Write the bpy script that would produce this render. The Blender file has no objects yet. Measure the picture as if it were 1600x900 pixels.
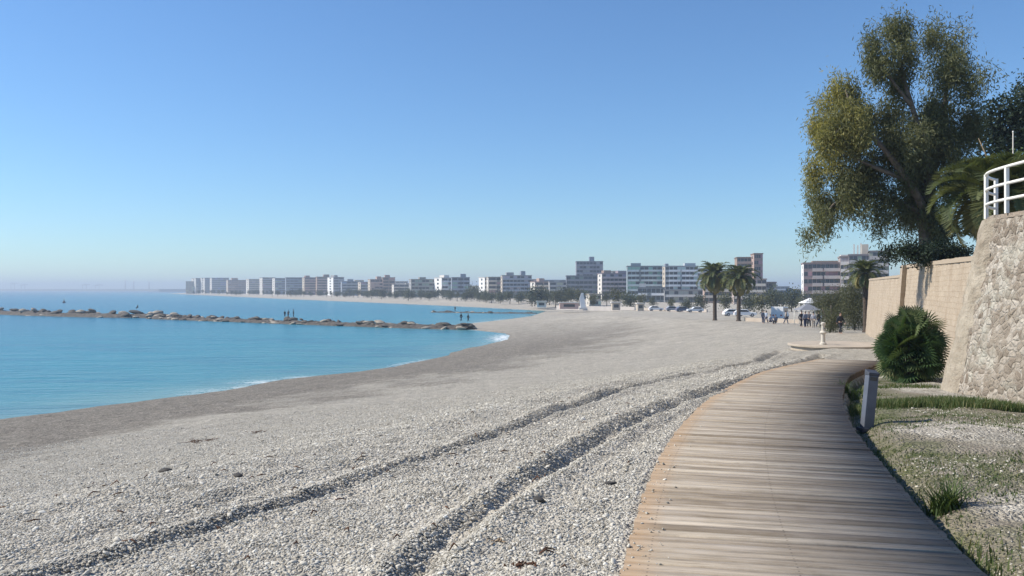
import bpy, math, random
import numpy as np
from mathutils import Vector, Matrix
random.seed(7)
R = math.radians
sc = bpy.context.scene
COL = sc.collection
EYE, HZ, FPX = 1.6, 452.0, 1333.0
SEA = -6.4

# ------------------------------------------------------------------ small helpers
def PX(px, D): return (px - 800.0) / FPX * D
def PZ(py, D): return EYE + (HZ - py) / FPX * D

def tag(o, label=None, cat=None, group=None, kind=None):
    if label: o['label'] = label
    if cat: o['category'] = cat
    if group: o['group'] = group
    if kind: o['kind'] = kind
    return o

def empty(name, loc, rz=0.0):
    o = bpy.data.objects.new(name, None)
    COL.objects.link(o); o.location = loc; o.rotation_euler = (0, 0, rz)
    o.empty_display_size = 0.2
    return o

def link_mesh(name, me, mat=None, parent=None):
    o = bpy.data.objects.new(name, me)
    COL.objects.link(o)
    if mat is not None and len(me.materials) == 0: me.materials.append(mat)
    if parent is not None: o.parent = parent
    return o

def copy_tree(o, parent=None):
    c = o.copy(); COL.objects.link(c)
    if parent is not None: c.parent = parent
    for ch in list(o.children): copy_tree(ch, c)
    return c

def np_mesh(name, verts, faces, smooth=False, attrs=None):
    verts = np.asarray(verts, dtype=np.float32); faces = np.asarray(faces, dtype=np.int32)
    me = bpy.data.meshes.new(name)
    nf, k = faces.shape
    me.vertices.add(len(verts)); me.vertices.foreach_set('co', verts.ravel())
    me.loops.add(nf * k); me.loops.foreach_set('vertex_index', faces.ravel())
    me.polygons.add(nf)
    me.polygons.foreach_set('loop_start', np.arange(0, nf * k, k, dtype=np.int32))
    me.polygons.foreach_set('loop_total', np.full(nf, k, dtype=np.int32))
    me.update(calc_edges=True)
    if smooth: me.polygons.foreach_set('use_smooth', np.ones(nf, dtype=bool))
    for an, arr in (attrs or {}).items():
        arr = np.asarray(arr, dtype=np.float32)
        if arr.ndim == 1:
            a = me.attributes.new(an, 'FLOAT', 'POINT'); a.data.foreach_set('value', arr)
        else:
            a = me.attributes.new(an, 'FLOAT_COLOR', 'POINT')
            a.data.foreach_set('color', np.concatenate([arr, np.ones((len(arr), 4 - arr.shape[1]), np.float32)], 1).ravel())
    return me

class MB:
    """collects boxes, tubes and prisms; build() links them as ONE mesh object"""
    def __init__(s): s.v = []; s.f = []; s.sm = []
    def add(s, vs, fs, smooth=False):
        b = len(s.v); s.v += [tuple(v) for v in vs]
        s.f += [tuple(i + b for i in f) for f in fs]; s.sm += [smooth] * len(fs)
        return s
    def box(s, x0, x1, y0, y1, z0, z1, M=None):
        vs = [Vector(p) for p in ((x0,y0,z0),(x1,y0,z0),(x1,y1,z0),(x0,y1,z0),(x0,y0,z1),(x1,y0,z1),(x1,y1,z1),(x0,y1,z1))]
        if M is not None: vs = [M @ v for v in vs]
        return s.add(vs, [(0,3,2,1),(4,5,6,7),(0,1,5,4),(1,2,6,5),(2,3,7,6),(3,0,4,7)])
    def tube(s, pts, rad, n=8, caps=True):
        pts = [Vector(p) for p in pts]
        if not hasattr(rad, '__len__'): rad = [rad] * len(pts)
        vs = []; fs = []
        up = Vector((0.13, 0.31, 0.94))
        for i, p in enumerate(pts):
            t = (pts[min(i+1, len(pts)-1)] - pts[max(i-1, 0)]).normalized()
            if abs(t.dot(up)) > .98: up = Vector((1, 0.1, 0))
            a = t.cross(up).normalized(); b = t.cross(a)
            for k in range(n):
                w = 2 * math.pi * k / n
                vs.append(p + (a * math.cos(w) + b * math.sin(w)) * rad[i])
        for i in range(len(pts) - 1):
            for k in range(n):
                fs.append((i*n+k, i*n+(k+1) % n, (i+1)*n+(k+1) % n, (i+1)*n+k))
        s.add(vs, fs, True)
        if caps:
            m = len(pts) - 1
            b = len(s.v) - len(vs)
            s.f.append(tuple(b + k for k in range(n))[::-1]); s.sm.append(False)
            s.f.append(tuple(b + m*n + k for k in range(n))); s.sm.append(False)
        return s
    def lathe(s, prof, n=24, c=(0, 0, 0)):
        vs = []; fs = []
        for r, z in prof:
            for k in range(n):
                w = 2 * math.pi * k / n
                vs.append((c[0] + r*math.cos(w), c[1] + r*math.sin(w), c[2] + z))
        for i in range(len(prof) - 1):
            for k in range(n):
                fs.append((i*n+k, i*n+(k+1) % n, (i+1)*n+(k+1) % n, (i+1)*n+k))
        fs.append(tuple(range(n))[::-1]); fs.append(tuple((len(prof)-1)*n + k for k in range(n)))
        return s.add(vs, fs, False)
    def prism(s, poly, z0, z1):
        n = len(poly)
        vs = [(p[0], p[1], z0) for p in poly] + [(p[0], p[1], z1) for p in poly]
        return s.add(vs, [tuple(range(n))[::-1], tuple(range(n, 2*n))] + [(i, (i+1) % n, n+(i+1) % n, n+i) for i in range(n)])
    def mesh(s, name):
        me = bpy.data.meshes.new(name)
        me.from_pydata(s.v, [], s.f); me.polygons.foreach_set('use_smooth', s.sm); me.update()
        return me
    def build(s, name, mat=None, parent=None, bevel=0.0):
        o = link_mesh(name, s.mesh(name), mat, parent)
        if bevel:
            m = o.modifiers.new('Bevel', 'BEVEL'); m.width = bevel; m.segments = 2; m.limit_method = 'ANGLE'
        return o

def ico(sub):
    import bmesh
    bm = bmesh.new(); bmesh.ops.create_icosphere(bm, subdivisions=sub, radius=1.0)
    v = np.array([x.co[:] for x in bm.verts]); f = np.array([[q.index for q in x.verts] for x in bm.faces]); bm.free()
    return v, f

def hash2(ix, iy, seed):
    h = (ix.astype(np.int64) * 374761393 + iy.astype(np.int64) * 668265263 + seed * 974711) & 0xffffffff
    h = ((h ^ (h >> 13)) * 1274126177) & 0xffffffff
    return ((h ^ (h >> 16)) & 0xffff) / 65535.0
def noise2(x, y, sc_, seed=0):
    x = np.asarray(x, float) / sc_; y = np.asarray(y, float) / sc_
    ix = np.floor(x); iy = np.floor(y); fx = x - ix; fy = y - iy
    fx = fx*fx*(3-2*fx); fy = fy*fy*(3-2*fy)
    a = hash2(ix, iy, seed); b = hash2(ix+1, iy, seed); c = hash2(ix, iy+1, seed); d = hash2(ix+1, iy+1, seed)
    return (a*(1-fx)+b*fx)*(1-fy) + (c*(1-fx)+d*fx)*fy
def sstep(a, b, x):
    t = np.clip((np.asarray(x, float) - a) / (b - a), 0, 1); return t*t*(3-2*t)

def spline(pts, step):
    """evenly spaced points along a Catmull-Rom curve"""
    P = np.array(pts, float); P = np.vstack([2*P[0]-P[1], P, 2*P[-1]-P[-2]])
    out = []
    for i in range(1, len(P)-2):
        for t in np.linspace(0, 1, 40, endpoint=False):
            a, b, c, d = P[i-1], P[i], P[i+1], P[i+2]
            out.append(.5*((2*b)+(-a+c)*t+(2*a-5*b+4*c-d)*t*t+(-a+3*b-3*c+d)*t**3))
    out.append(P[-2]); out = np.array(out)
    s = np.concatenate([[0], np.cumsum(np.linalg.norm(np.diff(out, axis=0), axis=1))])
    q = np.arange(0, s[-1], step)
    return np.stack([np.interp(q, s, out[:, k]) for k in range(out.shape[1])], 1)

# ------------------------------------------------------------------ materials
class G:
    def __init__(s, name):
        s.mat = bpy.data.materials.new(name); s.mat.use_nodes = True
        s.nt = s.mat.node_tree; s.nt.nodes.clear()
        s.out = s.nt.nodes.new('ShaderNodeOutputMaterial')
    def n(s, typ, ins=None, out=0, **props):
        nd = s.nt.nodes.new('ShaderNode' + typ)
        for k, v in props.items(): setattr(nd, k, v)
        for k, v in (ins or {}).items():
            if isinstance(v, bpy.types.NodeSocket): s.nt.links.new(v, nd.inputs[k])
            else: nd.inputs[k].default_value = v
        return nd.outputs[out]
    def math(s, op, a, b=0.0, c=0.0): return s.n('Math', {0: a, 1: b, 2: c}, operation=op)
    def mix(s, f, a, b, mode='MIX'):
        return s.n('Mix', {0: f, 6: a if isinstance(a, bpy.types.NodeSocket) else (*a, 1), 7: b if isinstance(b, bpy.types.NodeSocket) else (*b, 1)}, out=2, data_type='RGBA', blend_type=mode)
    def ramp(s, f, stops, interp='LINEAR'):
        nd = s.nt.nodes.new('ShaderNodeValToRGB'); nd.color_ramp.interpolation = interp
        el = nd.color_ramp.elements
        while len(el) < len(stops): el.new(0.5)
        for e, (p, c) in zip(el, stops):
            e.position = p; e.color = (*c, 1) if hasattr(c, '__len__') else (c, c, c, 1)
        s.nt.links.new(f, nd.inputs[0]); return nd.outputs[0]
    def mapr(s, v, a, b, c=0.0, d=1.0): return s.n('MapRange', {0: v, 1: a, 2: b, 3: c, 4: d})
    def obj(s): return s.n('TexCoord', out=3)
    def pos(s): return s.n('NewGeometry', out=0)
    def attr(s, name, out=2): return s.n('Attribute', out=out, attribute_name=name)
    def scale(s, v, sx, sy, sz): return s.n('Mapping', {0: v, 3: (sx, sy, sz)})
    def noise(s, v, scale, detail=3, rough=.55, out=0): return s.n('TexNoise', {'Vector': v, 'Scale': scale, 'Detail': detail, 'Roughness': rough}, out=out)
    def vor(s, v, scale, out=0, feature='F1', rnd=1.0): return s.n('TexVoronoi', {'Vector': v, 'Scale': scale, 'Randomness': rnd}, out=out, feature=feature)
    def bump(s, h, strength=.5, dist=.02, normal=None):
        i = {'Height': h, 'Strength': strength, 'Distance': dist}
        if normal is not None: i['Normal'] = normal
        return s.n('Bump', i)
    def done(s, color, rough=.8, normal=None, spec=.3, metal=0.0, **kw):
        i = {'Base Color': color if isinstance(color, bpy.types.NodeSocket) else (*color, 1), 'Roughness': rough, 'Specular IOR Level': spec, 'Metallic': metal}
        if normal is not None: i['Normal'] = normal
        i.update(kw)
        s.nt.links.new(s.n('BsdfPrincipled', i), s.out.inputs[0]); return s.mat

def plain(name, col, rough=.7, var=.15, scale=2.0, metal=0.0, spec=.3, bump=0.0):
    g = G(name); v = g.obj(); nz = g.noise(v, scale, 4)
    f = g.mapr(nz, .3, .7, 1-var, 1+var)
    c = g.mix(1.0, col, g.n('CombineColor', {0: f, 1: f, 2: f}), 'MULTIPLY')
    nb = g.bump(g.noise(v, scale*8, 3), bump, .01) if bump else None
    return g.done(c, rough, nb, spec, metal)

M = {}
def gravel_material():
    g = G('gravel'); p = g.pos()
    wet = g.n('SeparateColor', {0: g.attr('mask', 0)}, out=0)
    veg = g.n('SeparateColor', {0: g.attr('mask', 0)}, out=1)
    fine = g.n('SeparateColor', {0: g.attr('mask', 0)}, out=2)
    cell = g.n('SeparateColor', {0: g.vor(p, 27, 1)}, out=0)
    d1 = g.vor(p, 27, 0)
    cell2 = g.n('SeparateColor', {0: g.vor(p, 9, 1)}, out=1)
    d2 = g.vor(p, 55, 0)
    k = g.math('ADD', g.math('MULTIPLY', cell, .62), g.math('MULTIPLY', cell2, .38))
    dry = g.ramp(k, [(.10, (.25, .225, .182)), (.32, (.41, .375, .31)), (.60, (.51, .472, .397)), (.9, (.64, .60, .52))])
    wetc = g.ramp(k, [(.1, (.10, .088, .07)), (.45, (.225, .198, .162)), (.9, (.43, .39, .33))])
    big = g.noise(p, .55, 4)
    dry = g.mix(g.mapr(big, .35, .7, 0, .35), dry, (.37, .33, .28))
    mot = g.math('ADD', g.math('MULTIPLY', g.noise(p, 3.2, 4, .7), .6), g.math('MULTIPLY', g.noise(p, 1.1, 3), .4))
    mo = g.mapr(mot, .32, .68, .66, 1.28)
    sand = g.ramp(g.noise(p, .35, 5, .65), [(.3, (.335, .295, .24)), (.52, (.47, .425, .352)), (.72, (.58, .535, .455))])
    c = g.mix(fine, dry, sand)
    c = g.mix(wet, c, wetc)
    c = g.mix(1.0, c, g.n('CombineColor', {0: mo, 1: mo, 2: mo}), 'MULTIPLY')
    green = g.ramp(g.noise(p, 18, 3), [(.3, (.075, .088, .038)), (.7, (.18, .19, .09))])
    soil = g.mix(g.mapr(g.noise(p, 1.6, 5, .7), .4, .62), (.30, .25, .20), (.20, .175, .125))
    c = g.mix(g.mapr(veg, .02, .3, 0, .75), c, soil)
    vf = g.math('MULTIPLY', veg, g.mapr(g.noise(p, 2.2, 5, .7), .36, .58))
    c = g.mix(vf, c, green)
    h = g.math('ADD', g.math('MULTIPLY', d1, -1.0), g.math('MULTIPLY', d2, -.45))
    nb = g.bump(h, .9, .05, g.bump(g.math('ADD', g.noise(p, 3.5, 5, .75), g.noise(p, .9, 3, .6)), .8, .09))
    return g.done(c, .85, nb, .2)
M['gravel'] = gravel_material()

def pebble_material():
    g = G('pebble_stone')
    r = g.n('ObjectInfo', out=5)
    c = g.ramp(r, [(.0, (.24, .215, .17)), (.25, (.43, .395, .325)), (.55, (.52, .482, .405)), (.85, (.60, .562, .48)), (1, (.72, .69, .61))])
    c = g.mix(.25, c, g.ramp(g.noise(g.obj(), 3, 3), [(.3, .3), (.7, .7)]), 'OVERLAY')
    return g.done(c, .75, None, .25)
M['pebble'] = pebble_material()

def water_material():
    g = G('sea_water'); p = g.pos()
    sh = g.attr('shore'); fo = g.attr('foam')
    deep = g.ramp(g.mapr(sh, 0, 260), [(0, (.15, .285, .285)), (.03, (.065, .235, .275)), (.12, (.024, .205, .265)), (.35, (.009, .155, .235)), (.8, (.005, .105, .195)), (1, (.004, .086, .175))])
    pat = g.noise(g.scale(p, .012, .03, 1), 1, 4, .6)
    c = g.mix(g.mapr(pat, .45, .65, 0, .55), deep, (.020, .20, .262))
    pat2 = g.noise(g.scale(p, .05, .16, 1), 1, 3, .6)
    c = g.mix(g.mapr(pat2, .48, .7, 0, .5), c, (.008, .10, .19))
    fm = g.math('MULTIPLY', fo, g.mapr(g.noise(p, 1.1, 6, .75), .42, .56))
    c = g.mix(fm, c, (.85, .87, .88))
    w = g.math('ADD', g.noise(g.scale(p, .35, .9, 1), 1, 5, .62), g.math('MULTIPLY', g.noise(g.scale(p, .06, .2, 1), 1, 3), 1.6))
    nb = g.bump(w, .7, .45)
    return g.done(c, g.math('ADD', .22, g.math('MULTIPLY', fm, .6)), nb, .15)
M['water'] = water_material()

def plank_material():
    g = G('weathered_planks')
    uv = g.n('TexCoord', out=2)
    isl = g.n('NewGeometry', out=8)
    off = g.n('CombineXYZ', {0: g.math('MULTIPLY', isl, 37.0), 1: g.math('MULTIPLY', isl, 91.0), 2: g.math('MULTIPLY', isl, 13.0)})
    v = g.n('VectorMath', {0: uv, 1: off}, operation='ADD')
    grain = g.noise(g.scale(v, 2.2, 34, 1), 1, 7, .75)
    blot = g.noise(g.scale(v, 2.0, 5, 1), 1, 4, .6)
    base = g.ramp(isl, [(0, (.20, .163, .122)), (.25, (.30, .25, .193)), (.7, (.36, .305, .238)), (1, (.47, .41, .33))])
    c = g.mix(g.mapr(grain, .42, .7, 0, .8), base, (.105, .08, .058))
    c = g.mix(g.mapr(blot, .45, .75, 0, .5), c, (.40, .355, .31))
    edge = g.n('SeparateXYZ', {0: uv}, out=0)
    e = g.mapr(g.math('ADD', edge, g.math('MULTIPLY', g.noise(v, 6, 2), .10)), .10, .26, 1, 0)
    c = g.mix(g.math('MULTIPLY', e, .6), c, (.335, .225, .135))
    e2 = g.mapr(g.math('ADD', edge, g.math('MULTIPLY', g.noise(v, 5, 2), .2)), 1.8, 2.1, 0, .3)  # browner right board ends, with edge shading put into the colour
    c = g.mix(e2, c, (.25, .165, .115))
    vv = g.n('SeparateXYZ', {0: uv}, out=1)
    fr = g.math('ABSOLUTE', g.math('SUBTRACT', g.math('ABSOLUTE', g.math('SUBTRACT', g.math('FRACT', g.math('ADD', g.math('DIVIDE', vv, .125), .5)), .5)), .25))
    us = g.math('MINIMUM', g.math('MINIMUM', g.math('ABSOLUTE', g.math('SUBTRACT', edge, .14)), g.math('ABSOLUTE', g.math('SUBTRACT', edge, .98))), g.math('ABSOLUTE', g.math('SUBTRACT', edge, 1.965)))
    rad = g.math('SQRT', g.math('ADD', g.math('POWER', us, 2.0), g.math('POWER', g.math('MULTIPLY', fr, .125), 2.0)))
    c = g.mix(g.mapr(rad, .004, .008, .85, 0), c, (.05, .04, .035))
    nb = g.bump(grain, .5, .004)
    return g.done(c, .8, nb, .2)
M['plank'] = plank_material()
M['beam'] = plain('dark_beam', (.085, .055, .038), .85, .3, 6)

def rubble_material(name, big, a, b, c_, mortar, mort_w=.05, amt=1.0):
    g = G(name); v = g.obj()
    wv = g.n('VectorMath', {0: v, 1: g.n('VectorMath', {0: g.noise(v, 3, 3, out=1), 1: (.13, .13, .13)}, operation='MULTIPLY')}, operation='ADD')
    de = g.vor(wv, big, 0, 'DISTANCE_TO_EDGE'); cell = g.n('SeparateColor', {0: g.vor(wv, big, 1)}, out=0)
    de2 = g.vor(wv, big*2.7, 0, 'DISTANCE_TO_EDGE')
    col = g.ramp(cell, [(.1, a), (.5, b), (.9, c_)])
    col = g.mix(g.mapr(g.noise(v, 11, 6, .75), .4, .68, 0, .7), col, tuple(x*.62 for x in a))
    col = g.mix(g.mapr(g.noise(v, .45, 3), .4, .65, 0, .55), col, mortar)
    col = g.mix(g.mapr(de, 0, mort_w, amt, 0), col, mortar)
    pit = g.noise(v, 7, 5, .8)
    col = g.mix(g.mapr(pit, .58, .72, 0, .7), col, tuple(x*.42 for x in a))
    col = g.mix(g.mapr(g.noise(v, 1.3, 4, .65), .52, .68, 0, .5), col, tuple(min(x*1.25, .7) for x in c_))
    h = g.math('ADD', g.math('MULTIPLY', g.n('MapRange', {0: de, 1: 0, 2: .22}, interpolation_type='SMOOTHSTEP'), .6), g.math('ADD', g.math('MULTIPLY', g.noise(v, 13, 6, .75), 1.5), g.math('MULTIPLY', g.noise(v, 3.5, 4, .6), .9)))
    return g.done(col, .9, g.bump(h, .9, .055), .15)
M['rubble'] = rubble_material('rubble_masonry', 7.5, (.27, .22, .17), (.43, .37, .30), (.62, .56, .48), (.46, .40, .325), .05, .5)
M['quoin'] = rubble_material('corner_render', 2.2, (.42, .345, .275), (.46, .385, .31), (.50, .43, .35), (.46, .385, .31), .02, .3)
def render_material():
    g = G('corner_render'); v = g.obj()
    c = g.mix(g.mapr(g.noise(v, 1.6, 5, .65), .35, .68), (.33, .28, .215), (.50, .44, .35))
    c = g.mix(g.mapr(g.noise(v, 14, 5, .75), .5, .72, 0, .6), c, (.27, .21, .16))
    return g.done(c, .9, g.bump(g.math('ADD', g.noise(v, 10, 6, .75), g.noise(v, 3.5, 4, .7)), 1.0, .06), .15)
M['render'] = render_material()
def course_material():
    g = G('coursed_stone'); v = g.n('TexCoord', out=2)
    br = g.nt.nodes.new('ShaderNodeTexBrick')
    wv = g.n('VectorMath', {0: v, 1: g.n('VectorMath', {0: g.noise(v, 1.5, 3, out=1), 1: (.1, .1, .1)}, operation='MULTIPLY')}, operation='ADD')
    g.nt.links.new(wv, br.inputs['Vector'])
    br.inputs['Color1'].default_value = (.385, .315, .24, 1); br.inputs['Color2'].default_value = (.43, .36, .28, 1)
    br.inputs['Mortar'].default_value = (.35, .275, .2, 1)
    for k, x in (('Scale', 1.0), ('Mortar Size', .012), ('Brick Width', .42), ('Row Height', .17), ('Mortar Smooth', .6)): br.inputs[k].default_value = x
    c = g.mix(g.mapr(g.noise(v, .8, 5, .65), .4, .7, 0, .55), br.outputs[0], (.50, .42, .325))
    c = g.mix(g.mapr(g.noise(v, 7, 4, .7), .45, .75, 0, .5), c, (.27, .21, .15))
    streak = g.noise(g.scale(v, 1.2, .12, 1), 1, 4)
    c = g.mix(g.mapr(streak, .52, .7, 0, .4), c, (.26, .18, .12))
    h = g.math('ADD', g.math('MULTIPLY', br.outputs[1], -.3), g.math('MULTIPLY', g.noise(v, 7, 5, .75), 1.6))
    return g.done(c, .9, g.bump(h, .6, .03), .15)
M['course'] = course_material()

def leaf_material(name, a, b, c_=None, trans=.25, rough=.6):
    g = G(name); t = g.attr('tint')
    col = g.ramp(t, [(0, a), (.5, b), (1, c_ or b)])
    d = g.n('BsdfPrincipled', {'Base Color': col, 'Roughness': rough, 'Specular IOR Level': .25})
    tr = g.n('BsdfTranslucent', {0: g.mix(1.0, col, (1.0, 1.0, .55), 'MULTIPLY')})
    g.nt.links.new(g.n('MixShader', {0: trans, 1: d, 2: tr}), g.out.inputs[0])
    return g.mat
M['leaf_euc'] = leaf_material('eucalyptus_leaf', (.088, .106, .048), (.155, .162, .078), (.34, .30, .07), .33)
M['leaf_dark'] = leaf_material('dark_leaf', (.018, .032, .022), (.035, .055, .030), (.06, .085, .035))
M['leaf_bush'] = leaf_material('fan_palm_leaf', (.035, .075, .030), (.068, .12, .045), (.17, .19, .085), .25)
M['leaf_palm'] = leaf_material('palm_leaflet', (.085, .115, .05), (.155, .17, .075), (.30, .25, .10), .35)
M['leaf_grey'] = leaf_material('grey_green_leaf', (.055, .065, .042), (.09, .098, .06), (.135, .13, .075))
M['leaf_far'] = leaf_material('far_green_leaf', (.07, .082, .052), (.10, .115, .07), (.14, .145, .085))
M['leaf_olive'] = leaf_material('olive_leaf', (.065, .072, .035), (.10, .105, .05), (.15, .145, .07))
M['grass'] = leaf_material('grass_blade', (.055, .095, .030), (.105, .15, .052), (.25, .235, .115), .35)
M['bark'] = plain('grey_bark', (.14, .115, .09), .9, .4, 5, bump=.6)
M['bark_palm'] = plain('palm_bark', (.085, .065, .05), .95, .4, 7, bump=.8)
M['white_paint'] = plain('white_rail_paint', (.78, .76, .70), .45, .08, 4, spec=.4)
M['metal_grey'] = plain('grey_blue_metal', (.125, .14, .175), .5, .15, 5, metal=.2)
M['metal_dark'] = plain('dark_cap', (.06, .065, .08), .45, .12, 6)
M['rock'] = plain('pale_boulder', (.30, .26, .21), .9, .4, 1.6, bump=.7)
M['rock_dark'] = plain('dark_boulder', (.095, .082, .068), .9, .4, 1.6, bump=.7)
M['rock_gap_shade'] = plain('mound_rubble', (.085, .074, .062), .85, .6, 1.3, bump=1.0)  # mound colour darkened to stand for shade in the gaps between boulders
M['concrete'] = plain('pale_concrete', (.50, .47, .42), .85, .12, 1.5)
M['concrete_tan'] = plain('tan_concrete', (.42, .36, .29), .85, .12, 1.5)
M['soil'] = plain('terrace_soil', (.13, .105, .07), .95, .3, .8)
M['glass'] = plain('dark_glass', (.035, .045, .055), .2, .15, .5, spec=.6)
M['weed'] = plain('dry_seaweed', (.10, .052, .032), .95, .4, 12)
M['dark_stone'] = plain('dark_pebble', (.06, .055, .05), .8, .3, 12)
M['wood_drift'] = plain('driftwood', (.30, .22, .14), .85, .3, 9)
M['tyre'] = plain('tyre_rubber', (.02, .02, .02), .8, .1)
M['skin'] = plain('skin', (.42, .26, .19), .55, .05)
M['hair'] = plain('dark_hair', (.03, .022, .018), .6, .1)
_cache = {}
def paint(col, rough=.85, var=.10):
    k = (tuple(round(c, 3) for c in col), rough)
    if k not in _cache: _cache[k] = plain('painted_surface', col, rough, var, .35)
    return _cache[k]

# ------------------------------------------------------------------ the lie of the land
SHORE = np.array([(-1000, -2000), (-150, -220), (-62, -10), (-44, 26), (-31.5, 52.5), (-27.4, 60.9), (-21.6, 72), (-15.2, 84.6), (-8, 106.6), (-2.5, 130), (0.2, 143),
    (-1.0, 154), (-7.5, 166), (-12, 176), (-10, 201), (-3.3, 222), (5.0, 254), (8.0, 281), (11.8, 314), (-4, 352), (-31, 410), (-96, 533), (-170, 666), (-327, 969), (-510, 1333), (-640, 1590),
    (-690, 1750), (-500, 2100), (0, 3000), (800, 6500)], float)
def shore_dist(x, y):
    """distance to the waterline, positive on land"""
    x = np.asarray(x, float); y = np.asarray(y, float); shp = x.shape
    x = x.ravel(); y = y.ravel()
    d = np.full(x.shape, 1e9); P = SHORE
    for i in range(len(P)-1):
        ax, ay = P[i]; bx, by = P[i+1]; ux, uy = bx-ax, by-ay
        t = np.clip(((x-ax)*ux + (y-ay)*uy) / (ux*ux+uy*uy), 0, 1)
        d = np.minimum(d, np.hypot(x-ax-t*ux, y-ay-t*uy))
    poly = np.vstack([P, [(9000, 6500), (9000, -2000)]])
    ins = np.zeros(x.shape, bool); n = len(poly)
    for i in range(n):
        ax, ay = poly[i]; bx, by = poly[(i+1) % n]
        if ay == by: continue
        ins ^= ((ay > y) != (by > y)) & (x < (bx-ax)*(y-ay)/(by-ay) + ax)
    s_ = np.where(ins, d, -d)
    wob = (noise2(x, y, 11, 91)-.5)*2.6 + (noise2(x, y, 3.7, 92)-.5)*1.1
    return (s_ + wob*sstep(30, 3, d)*sstep(260, 120, y)).reshape(shp)
PY = [-400, 0, 8, 15, 20, 25, 45, 70, 100, 136, 200, 260, 400, 900, 9000]
PZv = [0, 0, 0, -.2, -.4, -.6, -1.4, -2.0, -2.6, -3.3, -4.2, -4.7, -4.85, -4.9, -4.9]
def crest(y): return np.interp(y, PY, PZv)
PATH_LEFT = [(-1.5, -8), (-.35, 0), (.607, 4.76), (1.28, 7.67), (2.38, 11.4), (3.75, 15.2), (6.1, 20.8), (8.5, 25.3), (10.35, 28.6)]
PL = spline(PATH_LEFT, .125)
TAN = np.gradient(PL, axis=0); TAN /= np.linalg.norm(TAN, axis=1)[:, None]
NRM = np.stack([TAN[:, 1], -TAN[:, 0]], 1)
PC = PL + NRM * 1.0
def path_off(x, y):
    """signed offset from the boardwalk's centre line (+ = right) and distance beyond its ends"""
    x = np.asarray(x, float).ravel(); y = np.asarray(y, float).ravel()
    best = np.full(x.shape, 1e9); off = np.zeros(x.shape); end = np.zeros(x.shape)
    C = PC[::4]; T = TAN[::4]; Nn = NRM[::4]
    for i in range(len(C)):
        dx = x-C[i, 0]; dy = y-C[i, 1]; d = dx*dx+dy*dy
        m = d < best; best = np.where(m, d, best)
        off = np.where(m, dx*Nn[i, 0]+dy*Nn[i, 1], off)
        end = np.where(m, np.abs(dx*T[i, 0]+dy*T[i, 1]), end)
    return off, end
RUTS = []   # filled below: (points, depth, half width)
def ground_z(x, y, detail=True):
    x = np.asarray(x, float); y = np.asarray(y, float); shp = x.shape
    x = x.ravel(); y = y.ravel()
    d = shore_dist(x, y); P = crest(y)
    W = np.interp(y, [60, 130], [45.5, 30])
    u = np.clip(d/W, 0, 1.1)
    S = np.interp(u, [0, .06, .2, .4, .65, .85, .97, 1.03], [0, .075, .165, .315, .545, .79, .97, 1])
    z = np.where(d > 0, SEA + (P-SEA)*S, SEA + np.maximum(d*.12, -2.2))
    if detail:
        near = (y > -10) & (y < 60) & (np.abs(x) < 45)
        off = np.full(x.shape, 99.0); end = np.full(x.shape, 99.0)
        o, e = path_off(x[near], y[near]); off[near] = o; end[near] = e
        on = end < .5
        z += np.where(on & (off < 1.06) & (off > -.88), -.17, np.where(on & (off > -2.2) & (off < 0), -.02, -.055))
        right = on & (off >= 1.06)
        z += np.where(right, -.26 + .15*sstep(1.15, 1.6, off) + .08*sstep(1.5, 2.8, off), 0)
        amp = sstep(-2, 3, d) * sstep(160, 60, y)
        side = np.where(np.abs(off) < 1.25, 0.0, 1.0)
        z += amp*side*((noise2(x, y, 1.7, 1)-.5)*.07 + (noise2(x, y, .55, 2)-.5)*.05 + (noise2(x, y, .22, 3)-.5)*.035)
        z += sstep(4, 10, d)*(noise2(x, y, 7, 5)-.5)*.16*sstep(1.3, 4.0, np.abs(off))*sstep(300, 100, y)
        # low storm ridges along the shore
        z += .10*np.exp(-((d-9.5)/1.6)**2)*sstep(200, 90, y) + .07*np.exp(-((d-15+2*noise2(x, y, 9, 8))/1.3)**2)*sstep(200, 90, y)
        for pts, dep, hw in RUTS:
            lo = pts.min(0)-2; hi = pts.max(0)+2
            m = (x > lo[0]) & (x < hi[0]) & (y > lo[1]) & (y < hi[1])
            if not m.any(): continue
            xx = x[m]; yy = y[m]; best = np.full(xx.shape, 1e9)
            for i in range(len(pts)-1):
                ax, ay = pts[i]; ux, uy = pts[i+1]-pts[i]
                t = np.clip(((xx-ax)*ux+(yy-ay)*uy)/(ux*ux+uy*uy), 0, 1)
                best = np.minimum(best, np.hypot(xx-ax-t*ux, yy-ay-t*uy))
            fd = np.interp(yy, [6, 26, 60], [1, 1.8, 2.0]); hw = hw*np.interp(yy.mean(), [6, 30, 60], [1, 1.15, 1.3])*np.interp(yy, [6, 26, 60], [.95, 1.5, 1.7])
            mod = fd*(.75+.5*noise2(xx, yy, .6, 21))
            z[m] += -dep*mod*np.exp(-(best/hw)**2) + dep*.36*mod*np.exp(-((best-hw*2.1)/(hw*.8))**2)
    return z.reshape(shp)
def gz(x, y): return float(ground_z(np.array([x]), np.array([y]))[0])
def hit(px, py):
    """where the sight line through a photo point meets the ground"""
    D = np.concatenate([np.arange(3, 60, .05), np.arange(60, 600, .5)])
    X = PX(px, D); z = PZ(py, D); g = ground_z(X, D, False)
    i = np.argmax(z <= g)
    return np.array([X[i], D[i]])
def rut(pxs, dep, hw):
    RUTS.append((spline([hit(*p) for p in pxs], .5), dep, hw))
_r = []
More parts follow.
